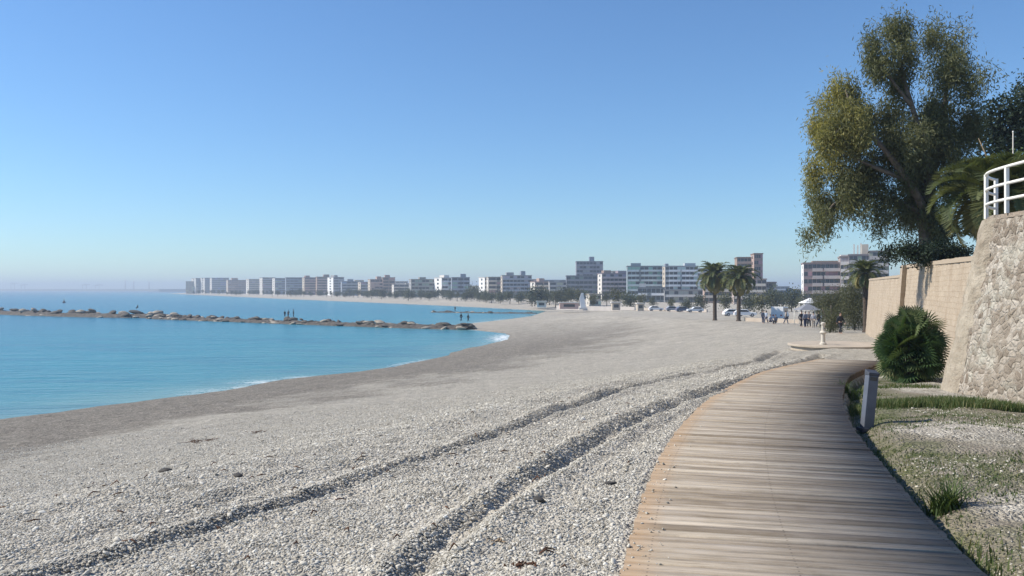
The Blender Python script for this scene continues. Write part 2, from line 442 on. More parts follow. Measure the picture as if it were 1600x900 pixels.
for pxs, dep, hw in [
    ([(-60, 915), (0, 892), (130, 862), (300, 812), (420, 775), (560, 733), (700, 691), (800, 659), (900, 626), (1000, 598), (1100, 579), (1175, 564), (1212, 552), (1222, 545)], .085, .10),
    ([(590, 930), (620, 897), (700, 836), (800, 766), (880, 713), (960, 670), (1050, 630), (1130, 604), (1200, 582), (1262, 564), (1285, 552)], .085, .105),
    ([(-40, 880), (60, 846), (240, 790), (420, 742), (600, 701)], .032, .12),
    ([(720, 930), (800, 850), (880, 775), (950, 715), (1020, 668), (1085, 632)], .014, .15),
    ([(700, 662), (800, 634), (900, 610), (1010, 588), (1110, 570)], .025, .2),
    ([(1240, 560), (1222, 546), (1190, 535), (1160, 524), (1150, 514)], .022, .3),
    ([(1275, 556), (1262, 545), (1225, 533), (1195, 523), (1175, 515)], .022, .3),
    ([(1120, 548), (1180, 540), (1212, 530), (1215, 520)], .018, .3),
    ]:
    _r.append((spline([hit(*p) for p in pxs], .5), dep, hw))
RUTS.extend(_r)

def spot(px, py):
    D = np.concatenate([np.arange(3, 60, .02), np.arange(60, 600, .5)])
    X = PX(px, D); g = ground_z(X, D, True); i = np.argmax(PZ(py, D) <= g)
    return np.array([X[i], D[i]])
def axis(a, b, step, lo, hi, grow, cap):
    v = list(np.arange(a, b, step)); s = step; x = v[-1]
    while x < hi:
        s = min(s*grow, cap(x)); x += s; v.append(x)
    s = step; x = a; left = []
    while x > lo:
        s = min(s*grow, cap(x)); x -= s; left.append(x)
    return np.array(left[::-1] + v)
def grid_faces(nx, ny):
    i = np.arange((nx-1)*(ny-1)); r = i // (nx-1); c = i % (nx-1); a = r*nx+c
    return np.stack([a, a+1, a+nx+1, a+nx], 1)

xs = axis(-11.5, 12.5, .085, -5000, 5000, 1.045, lambda x: 12 if abs(x) < 820 else 400)
ys = axis(2.0, 33.0, .095, -400, 6400, 1.035, lambda y: (2.2 if y < 330 else 12) if y < 2000 else 400)
XX, YY = np.meshgrid(xs, ys)
Z = ground_z(XX, YY)
dd = shore_dist(XX, YY)
off_, end_ = path_off(XX, YY); off_ = off_.reshape(XX.shape); end_ = end_.reshape(XX.shape)
wet = np.clip(sstep(26, 15, dd + 9*noise2(XX, YY, 5, 31) + 6*noise2(XX, YY, 1.3, 32) - 7), 0, 1)*(1-.85*sstep(95, 200, YY))*np.where(dd > -3, 1, 0)
wet = np.maximum(wet, .8*sstep(2.2, .4, dd))
veg = np.where((off_ > 1.1) & (YY < 34) & (YY > -5), sstep(.25, .75, noise2(XX, YY, 1.4, 33)*.75 + .35*np.exp(-(off_-1.2)/.5)), 0)
fine_ = sstep(40, 120, YY)*.7
MASK = np.stack([wet.ravel(), veg.ravel(), fine_.ravel()], 1)
beach = link_mesh('beach', np_mesh('beach', np.stack([XX.ravel(), YY.ravel(), Z.ravel()], 1), grid_faces(len(xs), len(ys)), True, {'mask': MASK}), M['gravel'])
tag(beach, kind='structure')

# ------------------------------------------------------------------ sea
xs2 = axis(-42, 12, .7, -6300, 900, 1.05, lambda x: 300)
ys2 = axis(48, 175, .8, -2000, 6300, 1.05, lambda y: 300)
X2, Y2 = np.meshgrid(xs2, ys2)
s2 = -shore_dist(X2, Y2)
foam = np.zeros(X2.shape)
for (px, py, rx, ry, w) in ((437, 597, 3.2, 1.6, .6), (490, 590, 2.2, 1.3, .5), (790, 528, 2.6, 9, 1.0), (330, 610, 2, 1.5, .2)):
    D = (EYE-SEA)*FPX/(py-HZ); X = PX(px, D)
    foam = np.maximum(foam, w*np.exp(-((X2-X)/rx)**2 - ((Y2-D)/ry)**2)*1.6)
foam = np.clip(foam, 0, 1)*sstep(5.0, .8, s2)
foam = np.maximum(foam, .42*sstep(1.0, .1, s2)*sstep(.45, .8, noise2(X2, Y2, 6, 93)))
me = np_mesh('sea', np.stack([X2.ravel(), Y2.ravel(), np.full(X2.size, SEA)], 1), grid_faces(len(xs2), len(ys2)), True, {'shore': s2.ravel(), 'foam': foam.ravel()})
tag(link_mesh('sea', me, M['water']), kind='structure')

# ------------------------------------------------------------------ boardwalk
bv = []; bf = []; uvs = []
rng = np.random.default_rng(3)
for i in range(len(PL)-1):
    c = PC[i]; t = TAN[i]; n = NRM[i]; z0 = float(crest(c[1]))
    hw = .0545; jl = rng.normal(0, .006); jr = rng.normal(0, .008); zz = z0 + rng.normal(0, .0035); tilt = rng.normal(0, .003)
    b = len(bv)
    for sz in (-.035, 0):
        for so, sv in ((-1+jl, -1), (1+jr, -1), (1+jr, 1), (-1+jl, 1)):
            p = c + n*so + t*hw*sv
            bv.append((p[0], p[1], zz+sz+tilt*sv)); uvs.append((so+1.0, i*.125 + hw*sv))
    bf += [(b, b+3, b+2, b+1), (b+4, b+5, b+6, b+7), (b, b+1, b+5, b+4), (b+1, b+2, b+6, b+5), (b+2, b+3, b+7, b+6), (b+3, b, b+4, b+7)]
me = np_mesh('boardwalk', bv, bf)
ul = me.uv_layers.new(name='UVMap'); ua = np.array(uvs)[np.array(bf).ravel()]
ul.data.foreach_set('uv', ua.astype(np.float32).ravel())
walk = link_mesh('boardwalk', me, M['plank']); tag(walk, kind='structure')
m = MB()
for so in (-.86, -.02, .965):
    for i in range(0, len(PC)-9, 8):
        a = PC[i] + NRM[i]*so; c = PC[i+8] + NRM[i+8]*so
        za = float(crest(PC[i][1]))-.037; zb = float(crest(PC[i+8][1]))-.037
        nn = NRM[i]*.04
        m.add([(a[0]-nn[0], a[1]-nn[1], za-.12), (a[0]+nn[0], a[1]+nn[1], za-.12), (a[0]+nn[0], a[1]+nn[1], za), (a[0]-nn[0], a[1]-nn[1], za),
               (c[0]-nn[0], c[1]-nn[1], zb-.12), (c[0]+nn[0], c[1]+nn[1], zb-.12), (c[0]+nn[0], c[1]+nn[1], zb), (c[0]-nn[0], c[1]-nn[1], zb)],
              [(0,1,2,3), (7,6,5,4), (0,4,5,1), (1,5,6,2), (2,6,7,3), (3,7,4,0)])
m.build('joist', M['beam'], walk)

# pale slab where the boards end
def hz(x, y): return float(crest(y))
# ------------------------------------------------------------------ loose pebbles (uncountable)
rng = np.random.default_rng(11)
N = 520000
ang = rng.uniform(R(-36), R(36), N); rr = 3.0*np.power(40/3.0, rng.uniform(0, 1, N)**.95)
px_, py_ = rr*np.sin(ang), rr*np.cos(ang)
o, e = path_off(px_, py_)
on = (e < .5)
keep = ~(on & (np.abs(o) < 1.05)) & (py_ > 1.5) & ~((px_ > 8.3) & (py_ > 9)) & ~(on & (o > 1.0) & (rng.uniform(0, 1, N) < np.clip(.86+.5*(noise2(px_, py_, 1.1, 33)-.25), .8, .993)))
spill = on & (o < -.66) & (o > -1.02) & (rng.uniform(0, 1, N) < .07*((-.66-o)/.36)**2)
keep = keep | (spill & (py_ > 1.5))
px_, py_, rr, o = px_[keep], py_[keep], rr[keep], o[keep]
pz_ = ground_z(px_, py_); pz_ = np.where((np.abs(o) < 1.03) & (py_ < 28.5), np.maximum(pz_, crest(py_)+.003), pz_)
sz = np.exp(rng.normal(math.log(.0053), .42, len(px_)))*np.interp(rr, [3, 10, 20, 40], [.95, 1.2, 1.6, 2.2])
sz = np.clip(sz, .004, .03)
psize = np.stack([sz*rng.uniform(.9, 1.5, len(sz)), sz*rng.uniform(.8, 1.2, len(sz)), sz*rng.uniform(.45, .8, len(sz))], 1)
prot = np.stack([rng.normal(0, .35, len(sz)), rng.normal(0, .35, len(sz)), rng.uniform(0, 6.28, len(sz))], 1)
pm = bpy.data.meshes.new('pebbles'); pm.vertices.add(len(sz))
pm.vertices.foreach_set('co', np.stack([px_, py_, pz_+sz*.08], 1).astype(np.float32).ravel())
for an, arr in (('psize', psize), ('prot', prot)):
    a = pm.attributes.new(an, 'FLOAT_VECTOR', 'POINT'); a.data.foreach_set('vector', arr.astype(np.float32).ravel())
peb = link_mesh('pebbles', pm); tag(peb, kind='stuff')
ng = bpy.data.node_groups.new('scatter_pebbles', 'GeometryNodeTree')
ng.interface.new_socket('Geometry', in_out='INPUT', socket_type='NodeSocketGeometry')
ng.interface.new_socket('Geometry', in_out='OUTPUT', socket_type='NodeSocketGeometry')
gi = ng.nodes.new('NodeGroupInput'); go = ng.nodes.new('NodeGroupOutput')
icn = ng.nodes.new('GeometryNodeMeshIcoSphere'); icn.inputs['Radius'].default_value = 1.0; icn.inputs['Subdivisions'].default_value = 2
nzn = ng.nodes.new('ShaderNodeTexNoise'); nzn.inputs['Scale'].default_value = 1.1
sub = ng.nodes.new('ShaderNodeVectorMath'); sub.operation = 'SUBTRACT'; sub.inputs[1].default_value = (.5, .5, .5)
spn = ng.nodes.new('GeometryNodeSetPosition')
smn = ng.nodes.new('GeometryNodeSetMaterial'); smn.inputs['Material'].default_value = M['pebble']
ssn = ng.nodes.new('GeometryNodeSetShadeSmooth')
iop = ng.nodes.new('GeometryNodeInstanceOnPoints')
def named(nm):
    a = ng.nodes.new('GeometryNodeInputNamedAttribute'); a.data_type = 'FLOAT_VECTOR'; a.inputs[0].default_value = nm
    return a.outputs[0]
er = ng.nodes.new('FunctionNodeEulerToRotation')
L = ng.links.new
L(nzn.outputs['Color'], sub.inputs[0]); L(icn.outputs[0], spn.inputs['Geometry']); L(sub.outputs[0], spn.inputs['Offset'])
L(spn.outputs[0], ssn.inputs[0]); L(ssn.outputs[0], smn.inputs['Geometry'])
L(gi.outputs[0], iop.inputs['Points']); L(smn.outputs[0], iop.inputs['Instance'])
L(named('prot'), er.inputs[0]); L(er.outputs[0], iop.inputs['Rotation']); L(named('psize'), iop.inputs['Scale'])
L(iop.outputs[0], go.inputs[0])
peb.modifiers.new('scatter', 'NODES').node_group = ng

# ------------------------------------------------------------------ grass and low plants
def blades(xy, h, rng, lean=.35, wid=.006):
    n = len(xy); z = ground_z(xy[:, 0], xy[:, 1])
    base = np.column_stack([xy, z-.01]); az = rng.uniform(0, 2*np.pi, n); l = rng.uniform(.1, 1, n)*lean
    d = np.column_stack([np.cos(az)*l, np.sin(az)*l, np.ones(n)])
    s = np.column_stack([-np.sin(az), np.cos(az), np.zeros(n)])*(wid*rng.uniform(.6, 1.5, n))[:, None]
    hh = (h*rng.uniform(.5, 1.2, n))[:, None]
    mid = base + d*hh*.55; tip = base + d*np.array([1.9, 1.9, 1])*hh
    V = np.stack([base-s, base+s, mid+s*.7, mid-s*.7, tip+s*.1, tip-s*.1], 1).reshape(-1, 3)
    i = np.arange(n)*6
    F = np.concatenate([np.stack([i, i+1, i+2, i+3], 1), np.stack([i+3, i+2, i+4, i+5], 1)])
    return V, F, np.repeat(rng.uniform(0, 1, n)**1.4, 6)
rng = np.random.default_rng(5)
pts = []; hs = []
c = rng.uniform([2, 4], [10, 24], (90000, 2)); o, e = path_off(c[:, 0], c[:, 1])
dens = noise2(c[:, 0], c[:, 1], 1.3, 33)*.6 + noise2(c[:, 0], c[:, 1], .4, 35)*.5
k = (o > 1.08) & (e < .5) & (c[:, 0] < 8.4) & ((dens > .60) | ((o < 1.5) & (dens > .42))); pts.append(c[k]); hs.append(np.full(k.sum(), .038))
def strip(a, b, w, n, h):
    t = rng.uniform(0, 1, n)[:, None]; q = np.array(a)*(1-t) + np.array(b)*t + rng.normal(0, w, (n, 2))
    dn = noise2(q[:, 0], q[:, 1], .5, 41); q = q[dn > .28]
    o_, e_ = path_off(q[:, 0], q[:, 1]); q = q[(o_ > 1.08)]
    pts.append(q); hs.append(np.full(len(q), h))
strip((5.5, 14.6), (8.5, 13.0), .28, 8000, .14)
strip((6.3, 15.2), (8.4, 14.2), .3, 2500, .07)
strip((5.8, 16.6), (7.0, 18.6), .22, 2600, .16)
strip((5.0, 13.4), (6.1, 16.4), .16, 2200, .12)
strip((3.0, 6.6), (4.4, 11.0), .14, 1500, .06)
strip((2.75, 5.0), (3.1, 6.2), .14, 1100, .09)
strip((3.9, 6.3), (4.6, 6.1), .25, 900, .05)
strip((7.5, 18.6), (8.6, 17.4), .22, 1500, .08)
q = np.concatenate(pts); V, F, T = blades(q, np.concatenate(hs), rng)
tag(link_mesh('grass', np_mesh('grass', V, F, False, {'tint': T}), M['grass']), kind='stuff')
def tuft(px, py, n, h, sp, label):
    c = spot(px, py); xy = c + rng.normal(0, sp, (n, 2))
    V, F, T = blades(xy, np.full(n, h), rng, .7, .009)
    V = V - np.array([c[0], c[1], gz(*c)])
    o = link_mesh('grass_tuft', np_mesh('grass_tuft', V, F, False, {'tint': T*.6}), M['grass']); o.location = (c[0], c[1], gz(*c))
    tag(o, label, 'plant')
tuft(1476, 800, 150, .24, .055, 'spiky green grass tuft alone in the gravel right of the boardwalk, near the photo edge')
tuft(1330, 625, 130, .26, .10, 'green weed clump in the inner bend of the boardwalk beside the bollard')
tuft(1700, 760, 60, .18, .05, 'small green tuft in gravel below the stone bastion')

# ------------------------------------------------------------------ trees
def leaf_cloud(clumps, n, ln, wd, rng, droop=.0, tintf=None, shell=.55):
    """clumps: (centre xyz, radius xyz, weight, tint)"""
    w = np.array([c[2] for c in clumps], float); w /= w.sum()
    idx = rng.choice(len(clumps), n, p=w)
    C = np.array([c[0] for c in clumps]); Rr = np.array([c[1] for c in clumps]); Tt = np.array([c[3] for c in clumps])
    # twigs first, then leaves round each twig, so that gaps stay between them
    nt = max(n//(14 if droop < .5 else 26), 1); ti = rng.choice(len(clumps), nt, p=w)
    u = rng.normal(0, 1, (nt, 3)); u /= np.linalg.norm(u, axis=1)[:, None]
    rad = rng.uniform(0, 1, nt)**.45
    tw = C[ti] + u*Rr[ti]*rad[:, None]*(1+rng.normal(0, .13, (nt, 1)))
    k = rng.integers(0, nt, n)
    jz = 1.2 if droop < .5 else 1.75
    p = tw[k] + rng.normal(0, 1, (n, 3))*np.array([ln, ln, ln*jz])*(1.25 if droop < .5 else .95)
    d = rng.normal(0, 1, (n, 3)); d[:, 2] -= droop*2; d /= np.linalg.norm(d, axis=1)[:, None]
    s = np.cross(d, rng.normal(0, 1, (n, 3))); s /= np.linalg.norm(s, axis=1)[:, None]
    L_ = (ln*rng.uniform(.6, 1.3, n))[:, None]; W_ = (wd*rng.uniform(.7, 1.3, n))[:, None]
    V = np.stack([p, p+d*L_*.45+s*W_*.5, p+d*L_, p+d*L_*.45-s*W_*.5], 1).reshape(-1, 3)
    F = np.arange(n*4).reshape(n, 4)
    T = np.clip(Tt[ti][k] + rng.normal(0, .05, n) + rng.normal(0, .06, nt)[k], 0, 1)
    return V, F, np.repeat(T, 4)

rng = np.random.default_rng(21)
TD = 34.0; base = np.array([PX(1452, TD), TD, 2.2])
def tp(px, py, dy=0.0): return np.array([PX(px, TD), TD+dy, PZ(py, TD)]) - base
k = TD/FPX
tree = empty('eucalyptus_tree', base)
tag(tree, 'tall broad eucalyptus with sunlit yellow-tinged left side, standing on the terrace behind the tan wall', 'tree')
CL = [(1484,61,36,42,.42),(1487,93,42,40,.36),(1491,135,40,42,.35),(1484,177,42,45,.35),(1403,51,26,22,.4),(1405,77,30,30,.36),(1356,77,17,18,.32),(1370,104,36,30,.38),(1412,114,28,28,.33),
      (1319,140,22,20,.86),(1300,163,25,25,.82),(1337,156,30,30,.62),(1281,229,20,24,.78),(1312,201,34,36,.66),(1300,261,24,28,.78),(1347,226,40,40,.45),(1384,187,40,36,.45),(1417,165,30,34,.38),
      (1417,224,44,44,.36),(1370,271,40,38,.36),(1333,287,28,26,.42),(1431,271,44,44,.25),(1463,236,40,42,.25),(1389,312,28,26,.28),(1491,218,38,44,.28),(1440,325,26,38,.22),(1376,338,8,26,.3),
      (1302,320,22,20,.5),(1284,350,17,18,.45),(1268,368,10,10,.45),(1519,196,18,30,.3),(1455,355,22,26,.2),(1480,290,34,34,.2),(1290,195,20,18,.8),(1460,180,22,30,.3),(1330,320,12,14,.4),(1272,305,8,10,.6),(1346,330,6,16,.4),(1412,330,7,18,.25)]
cl = [(tp(a, b, rng.normal(0, .55)), np.array([rx*k*.80, max(rx, ry)*k*1.0, ry*k*.80]), (rx*ry)**.85*(.55 if b < 190 and a > 1440 else 1.0)*(.75 if a > 1350 and b < 130 else 1), t) for a, b, rx, ry, t in CL]  # left clumps yellower: leaf tone, with sun-side highlights put into the tint
cl2 = []
for c_, r_c, w_, t_ in cl:
    cl2.append((c_, r_c*.7, w_*.32, t_))
    for q in range(10):
        u = rng.normal(0, 1, 3); u /= np.linalg.norm(u); f_ = rng.uniform(.18, .42)
        cl2.append((c_+r_c*u*rng.uniform(.6, 1.02), r_c*f_*np.array([.95, .95, 1.25]), w_*.62*f_*rng.exponential(1.0), min(max(t_+rng.normal(0, .09), 0), 1)))
V, F, T = leaf_cloud(cl2, 122000, .19, .038, rng, .55)
link_mesh('crown', np_mesh('crown', V, F, False, {'tint': T}), M['leaf_euc'], tree)
m = MB()
def limb(pl, r0, r1):
    P = [tp(*p) for p in pl]; P = spline(P, .35); n = len(P)
    m.tube(P, [r0+(r1-r0)*i/max(n-1, 1) for i in range(n)], 8)
limb([(1452, 400), (1448, 360), (1446, 325, .1), (1452, 290, .1)], .36, .24)
limb([(1450, 345), (1462, 280, .3), (1478, 200, .4), (1487, 120, .3), (1484, 50, .2)], .22, .03)
limb([(1452, 295), (1440, 240, -.3), (1418, 170, -.4), (1405, 110, -.2), (1402, 45)], .18, .03)
limb([(1446, 330), (1410, 285, -.5), (1370, 235, -.6), (1335, 190, -.4), (1315, 140, -.3)], .18, .03)
limb([(1410, 285, -.5), (1360, 262, -.3), (1310, 235, 0), (1280, 225)], .11, .02)
limb([(1446, 335), (1400, 312, .2), (1350, 305, .3), (1310, 315, .2), (1280, 350, .2), (1262, 372, .2)], .11, .012)
limb([(1458, 300, .2), (1490, 240, .5), (1510, 190, .5)], .10, .02)
limb([(1418, 170, -.4), (1385, 130, -.5), (1360, 85, -.3)], .09, .015)
limb([(1465, 270, .3), (1455, 200, .2), (1450, 150, .2)], .09, .015)
for q in range(60):
    a = cl[rng.integers(0, len(cl))]; b = cl[rng.integers(0, len(cl))]
    if np.linalg.norm(a[0]-b[0]) < 1.9: m.tube([a[0], (a[0]+b[0])/2+rng.normal(0, .12, 3), b[0]], [.03, .022, .01], 5)
m.build('trunk', M['bark'], tree)

def leafy(name, loc, clumps, n, ln, wd, mat, label, cat, trunk=None, group=None, droop=0.1, r=None):
    r = r or rng
    root = empty(name, loc); tag(root, label, cat, group)
    V, F, T = leaf_cloud(clumps, n, ln, wd, r, droop)
    link_mesh('crown' if trunk else 'foliage', np_mesh('crown', V, F, False, {'tint': T}), M[mat], root)
    if trunk:
        mm = MB()
        for P, r0, r1 in trunk:
            P = spline(np.array(P, float), .4); n_ = len(P); mm.tube(P, [r0+(r1-r0)*i/max(n_-1, 1) for i in range(n_)], 7)
        mm.build('trunk', M['bark'], root)
    return root
def crown_at(D, base_, lst):
    kk = D/FPX
    return [(np.array([PX(a, D), D+rng.normal(0, .4), PZ(b, D)])-np.array(base_), np.array([rx*kk, (rx+ry)*.55*kk, ry*kk]), rx*ry, t) for a, b, rx, ry, t in lst]
b_ = (PX(1575, 44), 44, 2.2)
leafy('dark_tree', b_, crown_at(44, b_, [(1555,175,18,22,.3),(1575,168,22,20,.4),(1548,210,16,26,.2),(1580,205,26,28,.3),(1600,190,22,30,.3),(1560,235,22,22,.2),(1600,225,24,28,.3),(1625,200,24,34,.4),(1640,160,20,26,.4)]),
      9000, .22, .10, 'leaf_dark', 'dark bluish-green tree behind the eucalyptus and above the large palm', 'tree', [([(0,0,0),(.2,0,3),(.1,.1,7)], .22, .08), ([(.15,0,4.5),(1.2,.2,7)], .1, .03)])
b_ = (PX(1640, 48), 48, 2.2)
leafy('tall_tree', b_, crown_at(48, b_, [(1606,135,13,14,.4),(1640,110,30,34,.4),(1680,140,30,36,.4),(1660,180,34,34,.3)]),
      5000, .22, .09, 'leaf_dark', 'tall tree cut off by the right photo edge above the railing', 'tree', [([(0,0,0),(0,0,5),(.3,0,11)], .25, .08)])
# clipped dark hedge below the big tree
b_ = (PX(1455, 32), 32, 2.0)
leafy('hedge', b_, crown_at(32, b_, [(a, 396+3*math.sin(a*.11)-max(0,(a-1470))*.05, 15, 13, .25+.1*math.sin(a)) for a in range(1400, 1512, 9)]),
      9000, .10, .06, 'leaf_dark', 'low dark hedge along the wall top beneath the eucalyptus', 'hedge')
b_ = (PX(1585, 26), 26, 2.6)
leafy('terrace_shrub', b_, crown_at(26, b_, [(1575,290,16,20,.75),(1600,285,22,26,.7),(1560,305,14,16,.5),(1630,280,24,30,.6),(1590,262,18,16,.6)]),
      6000, .12, .055, 'leaf_bush', 'bright green leafy shrub behind the white railing', 'shrub')

# ------------------------------------------------------------------ palms
def palm_crown(rng, nf, L, droop, elev=(-.35, 1.35), leaflet=.42, nl=34, vee=.5, wf=.045):
    V = []; F = []; T = []
    def quad(a, b, c, d, t):
        i = len(V); V.extend([a, b, c, d]); F.append((i, i+1, i+2, i+3)); T.extend([t]*4)
    for q in range(nf):
        az = q*2.39996 + rng.normal(0, .12); e = elev[0] + (elev[1]-elev[0])*((q+.5)/nf)**.85
        LL = L*rng.uniform(.85, 1.1)*(1-.15*(e > 1.0)); p = np.zeros(3); steps = 14; pts = [p.copy()]; ee = e
        for s in range(steps):
            ee -= droop*(.35+1.3*s/steps)/steps*(1.1 - .25*math.sin(e))
            p = p + np.array([math.cos(az)*math.cos(ee), math.sin(az)*math.cos(ee), math.sin(ee)])*LL/steps; pts.append(p.copy())
        pts = np.array(pts); side = np.array([-math.sin(az), math.cos(az), 0])
        tq = np.clip((.75 if e < -.1 else .28) + rng.normal(0, .12), 0, 1)
        for s in range(steps):
            w = .030*(1-s/steps)+.006
            quad(pts[s]-side*w, pts[s]+side*w, pts[s+1]+side*w*.85, pts[s+1]-side*w*.85, tq)
        for s in range(nl):
            u = .12 + .88*s/nl; x = u*steps; i = min(int(x), steps-1); c = pts[i]+(pts[i+1]-pts[i])*(x-i)
            tg = pts[i+1]-pts[i]; tg /= np.linalg.norm(tg); up = np.cross(tg, side); up *= np.sign(up[2] or 1)
            ll = leaflet*math.sin(math.pi*(.18+.78*u))**.7*rng.uniform(.85, 1.1)
            for sg in (-1, 1):
                d = side*sg*.75 + tg*.62 + up*vee*rng.uniform(.4, 1.1); d /= np.linalg.norm(d)
                tip = c + d*ll + np.array([0, 0, -.10*ll]); w = np.cross(d, up); w = w/np.linalg.norm(w)*leaflet*wf
                quad(c-w, c+w, tip+w*.3, tip-w*.3, np.clip(tq+rng.normal(0, .07), 0, 1))
    return np.array(V), np.array(F), np.array(T)
def palm_trunk(h, r0, r1, mat=None, parent=None, lean=(0, 0)):
    m = MB(); P = []; rd = []
    n = int(h/.14)
    for i in range(n+1):
        t = i/n; P.append((lean[0]*t*t, lean[1]*t*t, h*t)); rd.append((r0+(r1-r0)*t)*(1.07 if i % 2 else .96)*(1+.5*max(0, .04-t)/.04))
    m.tube(P, rd, 10); return m.build('trunk', M['bark_palm'], parent)
def palm(loc, h, r0, r1, crown, label, group=None, lean=(0, 0)):
    root = empty('palm_tree', loc); tag(root, label, 'palm tree', group)
    palm_trunk(h, r0, r1, None, root, lean)
    V, F, T = crown
    c = link_mesh('crown', np_mesh('crown', V, F, False, {'tint': T}), M['leaf_palm'], root); c.location = (lean[0], lean[1], h)
    return root
rng = np.random.default_rng(31)
D = 134.0
palm((PX(1117, D), D, crest(D)-.1), 7.2, .30, .27, palm_crown(rng, 52, 3.6, 1.75, (-.7, 1.4), .75, 30, .5, .13), 'left one of two date palms standing on the far beach', 'date palms on the beach', (-.1, 0))
D = 128.0
palm((PX(1154, D), D, crest(D)-.1), 6.6, .30, .26, palm_crown(rng, 50, 3.4, 1.75, (-.7, 1.4), .72, 30, .5, .13), 'right one of two date palms standing on the far beach', 'date palms on the beach', (.15, 0))
D = 74.0
palm((PX(1353, D), D, crest(D)-.1), 5.2, .24, .20, palm_crown(rng, 44, 2.0, 1.7, (-.5, 1.4), .45, 26, .5, .10), 'palm with dark trunk rising beside the far end of the tan wall', None, (-.1, 0))
D = 24.5
palm((PX(1550, D), D, 1.6), 2.75, .30, .28, palm_crown(rng, 62, 1.95, 1.75, (-.75, 1.35), .48, 76, .55, .034), 'large palm with arching fronds behind the bastion railing')

# dwarf fan palm bush
def fan_bush(rng, n, rx, ry, rz, cz):
    V = []; F = []; T = []
    for q in range(n):
        u = rng.normal(0, 1, 3); u[2] = abs(u[2])*1.25-.62; u /= np.linalg.norm(u)
        rr = rng.uniform(.55, 1.0)*(1+.22*math.sin(3*u[0]+2*u[2]+5*u[1]))
        c = np.array([u[0]*rx, u[1]*ry, cz+u[2]*rz])*np.array([rr, rr, 1])
        c[2] = cz + u[2]*rz*rr
        ax = u + rng.normal(0, .25, 3) + np.array([0, 0, .35]); ax /= np.linalg.norm(ax)
        sd = np.cross(ax, rng.normal(0, 1, 3)); sd /= np.linalg.norm(sd); nm = np.cross(ax, sd)
        t = np.clip(rng.uniform(0, .8) + .25*(u[2] > .5), 0, 1); L_ = rng.uniform(.26, .42); t = 1.0 if (u[2] < -.1 and rng.random() < .12) else t*.85
        for k_ in range(15):
            a = (k_-7)/7*1.65; d = ax*math.cos(a)+sd*math.sin(a); w = np.cross(d, nm)*.017
            m_ = c + d*L_*.6; tip = c + d*L_*(1-.15*abs(a)/1.6) - np.array([0, 0, .05])
            i = len(V); V += [c-w*.4, c+w*.4, m_+w, m_-w, tip+w*.1, tip-w*.1]
            F += [(i, i+1, i+2, i+3), (i+3, i+2, i+4, i+5)]; T += [t]*6
    return np.array(V), np.array(F), np.array(T)
D = 19.6; bx = PX(1422, D); bz = gz(bx, D)
bush = empty('fan_palm_bush', (bx, D, bz)); tag(bush, 'dense dark green fan palm bush at the foot of the stone bastion', 'bush')
V, F, T = fan_bush(rng, 400, .52, .55, .76, .64)
link_mesh('foliage', np_mesh('foliage', V, F, False, {'tint': T}), M['leaf_bush'], bush)
m = MB()
for q in range(9):
    a = q*.7; m.tube([(.12*math.cos(a), .12*math.sin(a), -.1), (.2*math.cos(a), .2*math.sin(a), .45), (.4*math.cos(a), .4*math.sin(a), .8)], [.05, .04, .015], 6)
m.build('stem', M['bark_palm'], bush)

# ------------------------------------------------------------------ walls
def wall_sheet(base, top, nz, rough_amp, seed, closed_z=None):
    """a battered wall skin between two plan curves given as (x,y,z) rows; returns verts, faces, uv"""
    base = np.array(base); top = np.array(top); n = len(base)
    s = np.concatenate([[0], np.cumsum(np.linalg.norm(np.diff(base[:, :2], axis=0), axis=1))])
    t = np.linspace(0, 1, nz)
    V = base[None]*(1-t)[:, None, None] + top[None]*t[:, None, None]
    S = np.broadcast_to(s, (nz, n))
    nrm = np.gradient(base[:, :2], axis=0); nrm = np.stack([-nrm[:, 1], nrm[:, 0]], 1); nrm /= np.linalg.norm(nrm, axis=1)[:, None]
    H = V[:, :, 2]
    dsp = (noise2(S, H, .31, seed)-.5)*1.0 + (noise2(S, H, .13, seed+1)-.5)*.9 + (noise2(S, H, 1.1, seed+2)-.5)*.9
    dsp = dsp*rough_amp
    V = V.copy(); V[:, :, 0] += nrm[None, :, 0]*dsp; V[:, :, 1] += nrm[None, :, 1]*dsp
    return V.reshape(-1, 3), grid_faces(n, nz), np.stack([S.ravel(), H.ravel()], 1)
def uv_mesh(name, V, F, UV, smooth=True):
    me = np_mesh(name, V, F, smooth); ul = me.uv_layers.new(name='UVMap')
    ul.data.foreach_set('uv', UV[np.asarray(F).ravel()].astype(np.float32).ravel()); return me

# bastion: plan curve from behind the camera's right, along the beach, round the corner, back inland
plan = [(9.4, 2.0), (8.8, 7.0), (8.45, 10.3), (8.45, 13.8), (8.5, 15.8), (8.72, 16.9), (9.3, 17.8), (10.1, 18.4), (11.6, 19.2), (15.0, 22.0)]
BP = spline(plan, .05)
tg = np.gradient(BP, axis=0); tg /= np.linalg.norm(tg, axis=1)[:, None]; inn = np.stack([tg[:, 1], -tg[:, 0]], 1)
bz_ = crest(BP[:, 1])-.55
TOPZ = 2.98
bt = BP + inn*.66
bast = empty('stone_bastion', (9.9, 17, -.6)); tag(bast, 'rounded sloping bastion of rough pale rubble stone right of the boardwalk', 'wall')
org = np.array([9.9, 17, -.6])
i0 = int(np.argmax(BP[:, 1] > 16.0)); 
V, F, UV = wall_sheet(np.column_stack([BP-inn*.16, bz_])-org, np.column_stack([bt, np.full(len(BP), TOPZ)])-org, 74, .05, 51)
link_mesh('wall', uv_mesh('wall', V, F, UV), M['rubble'], bast)
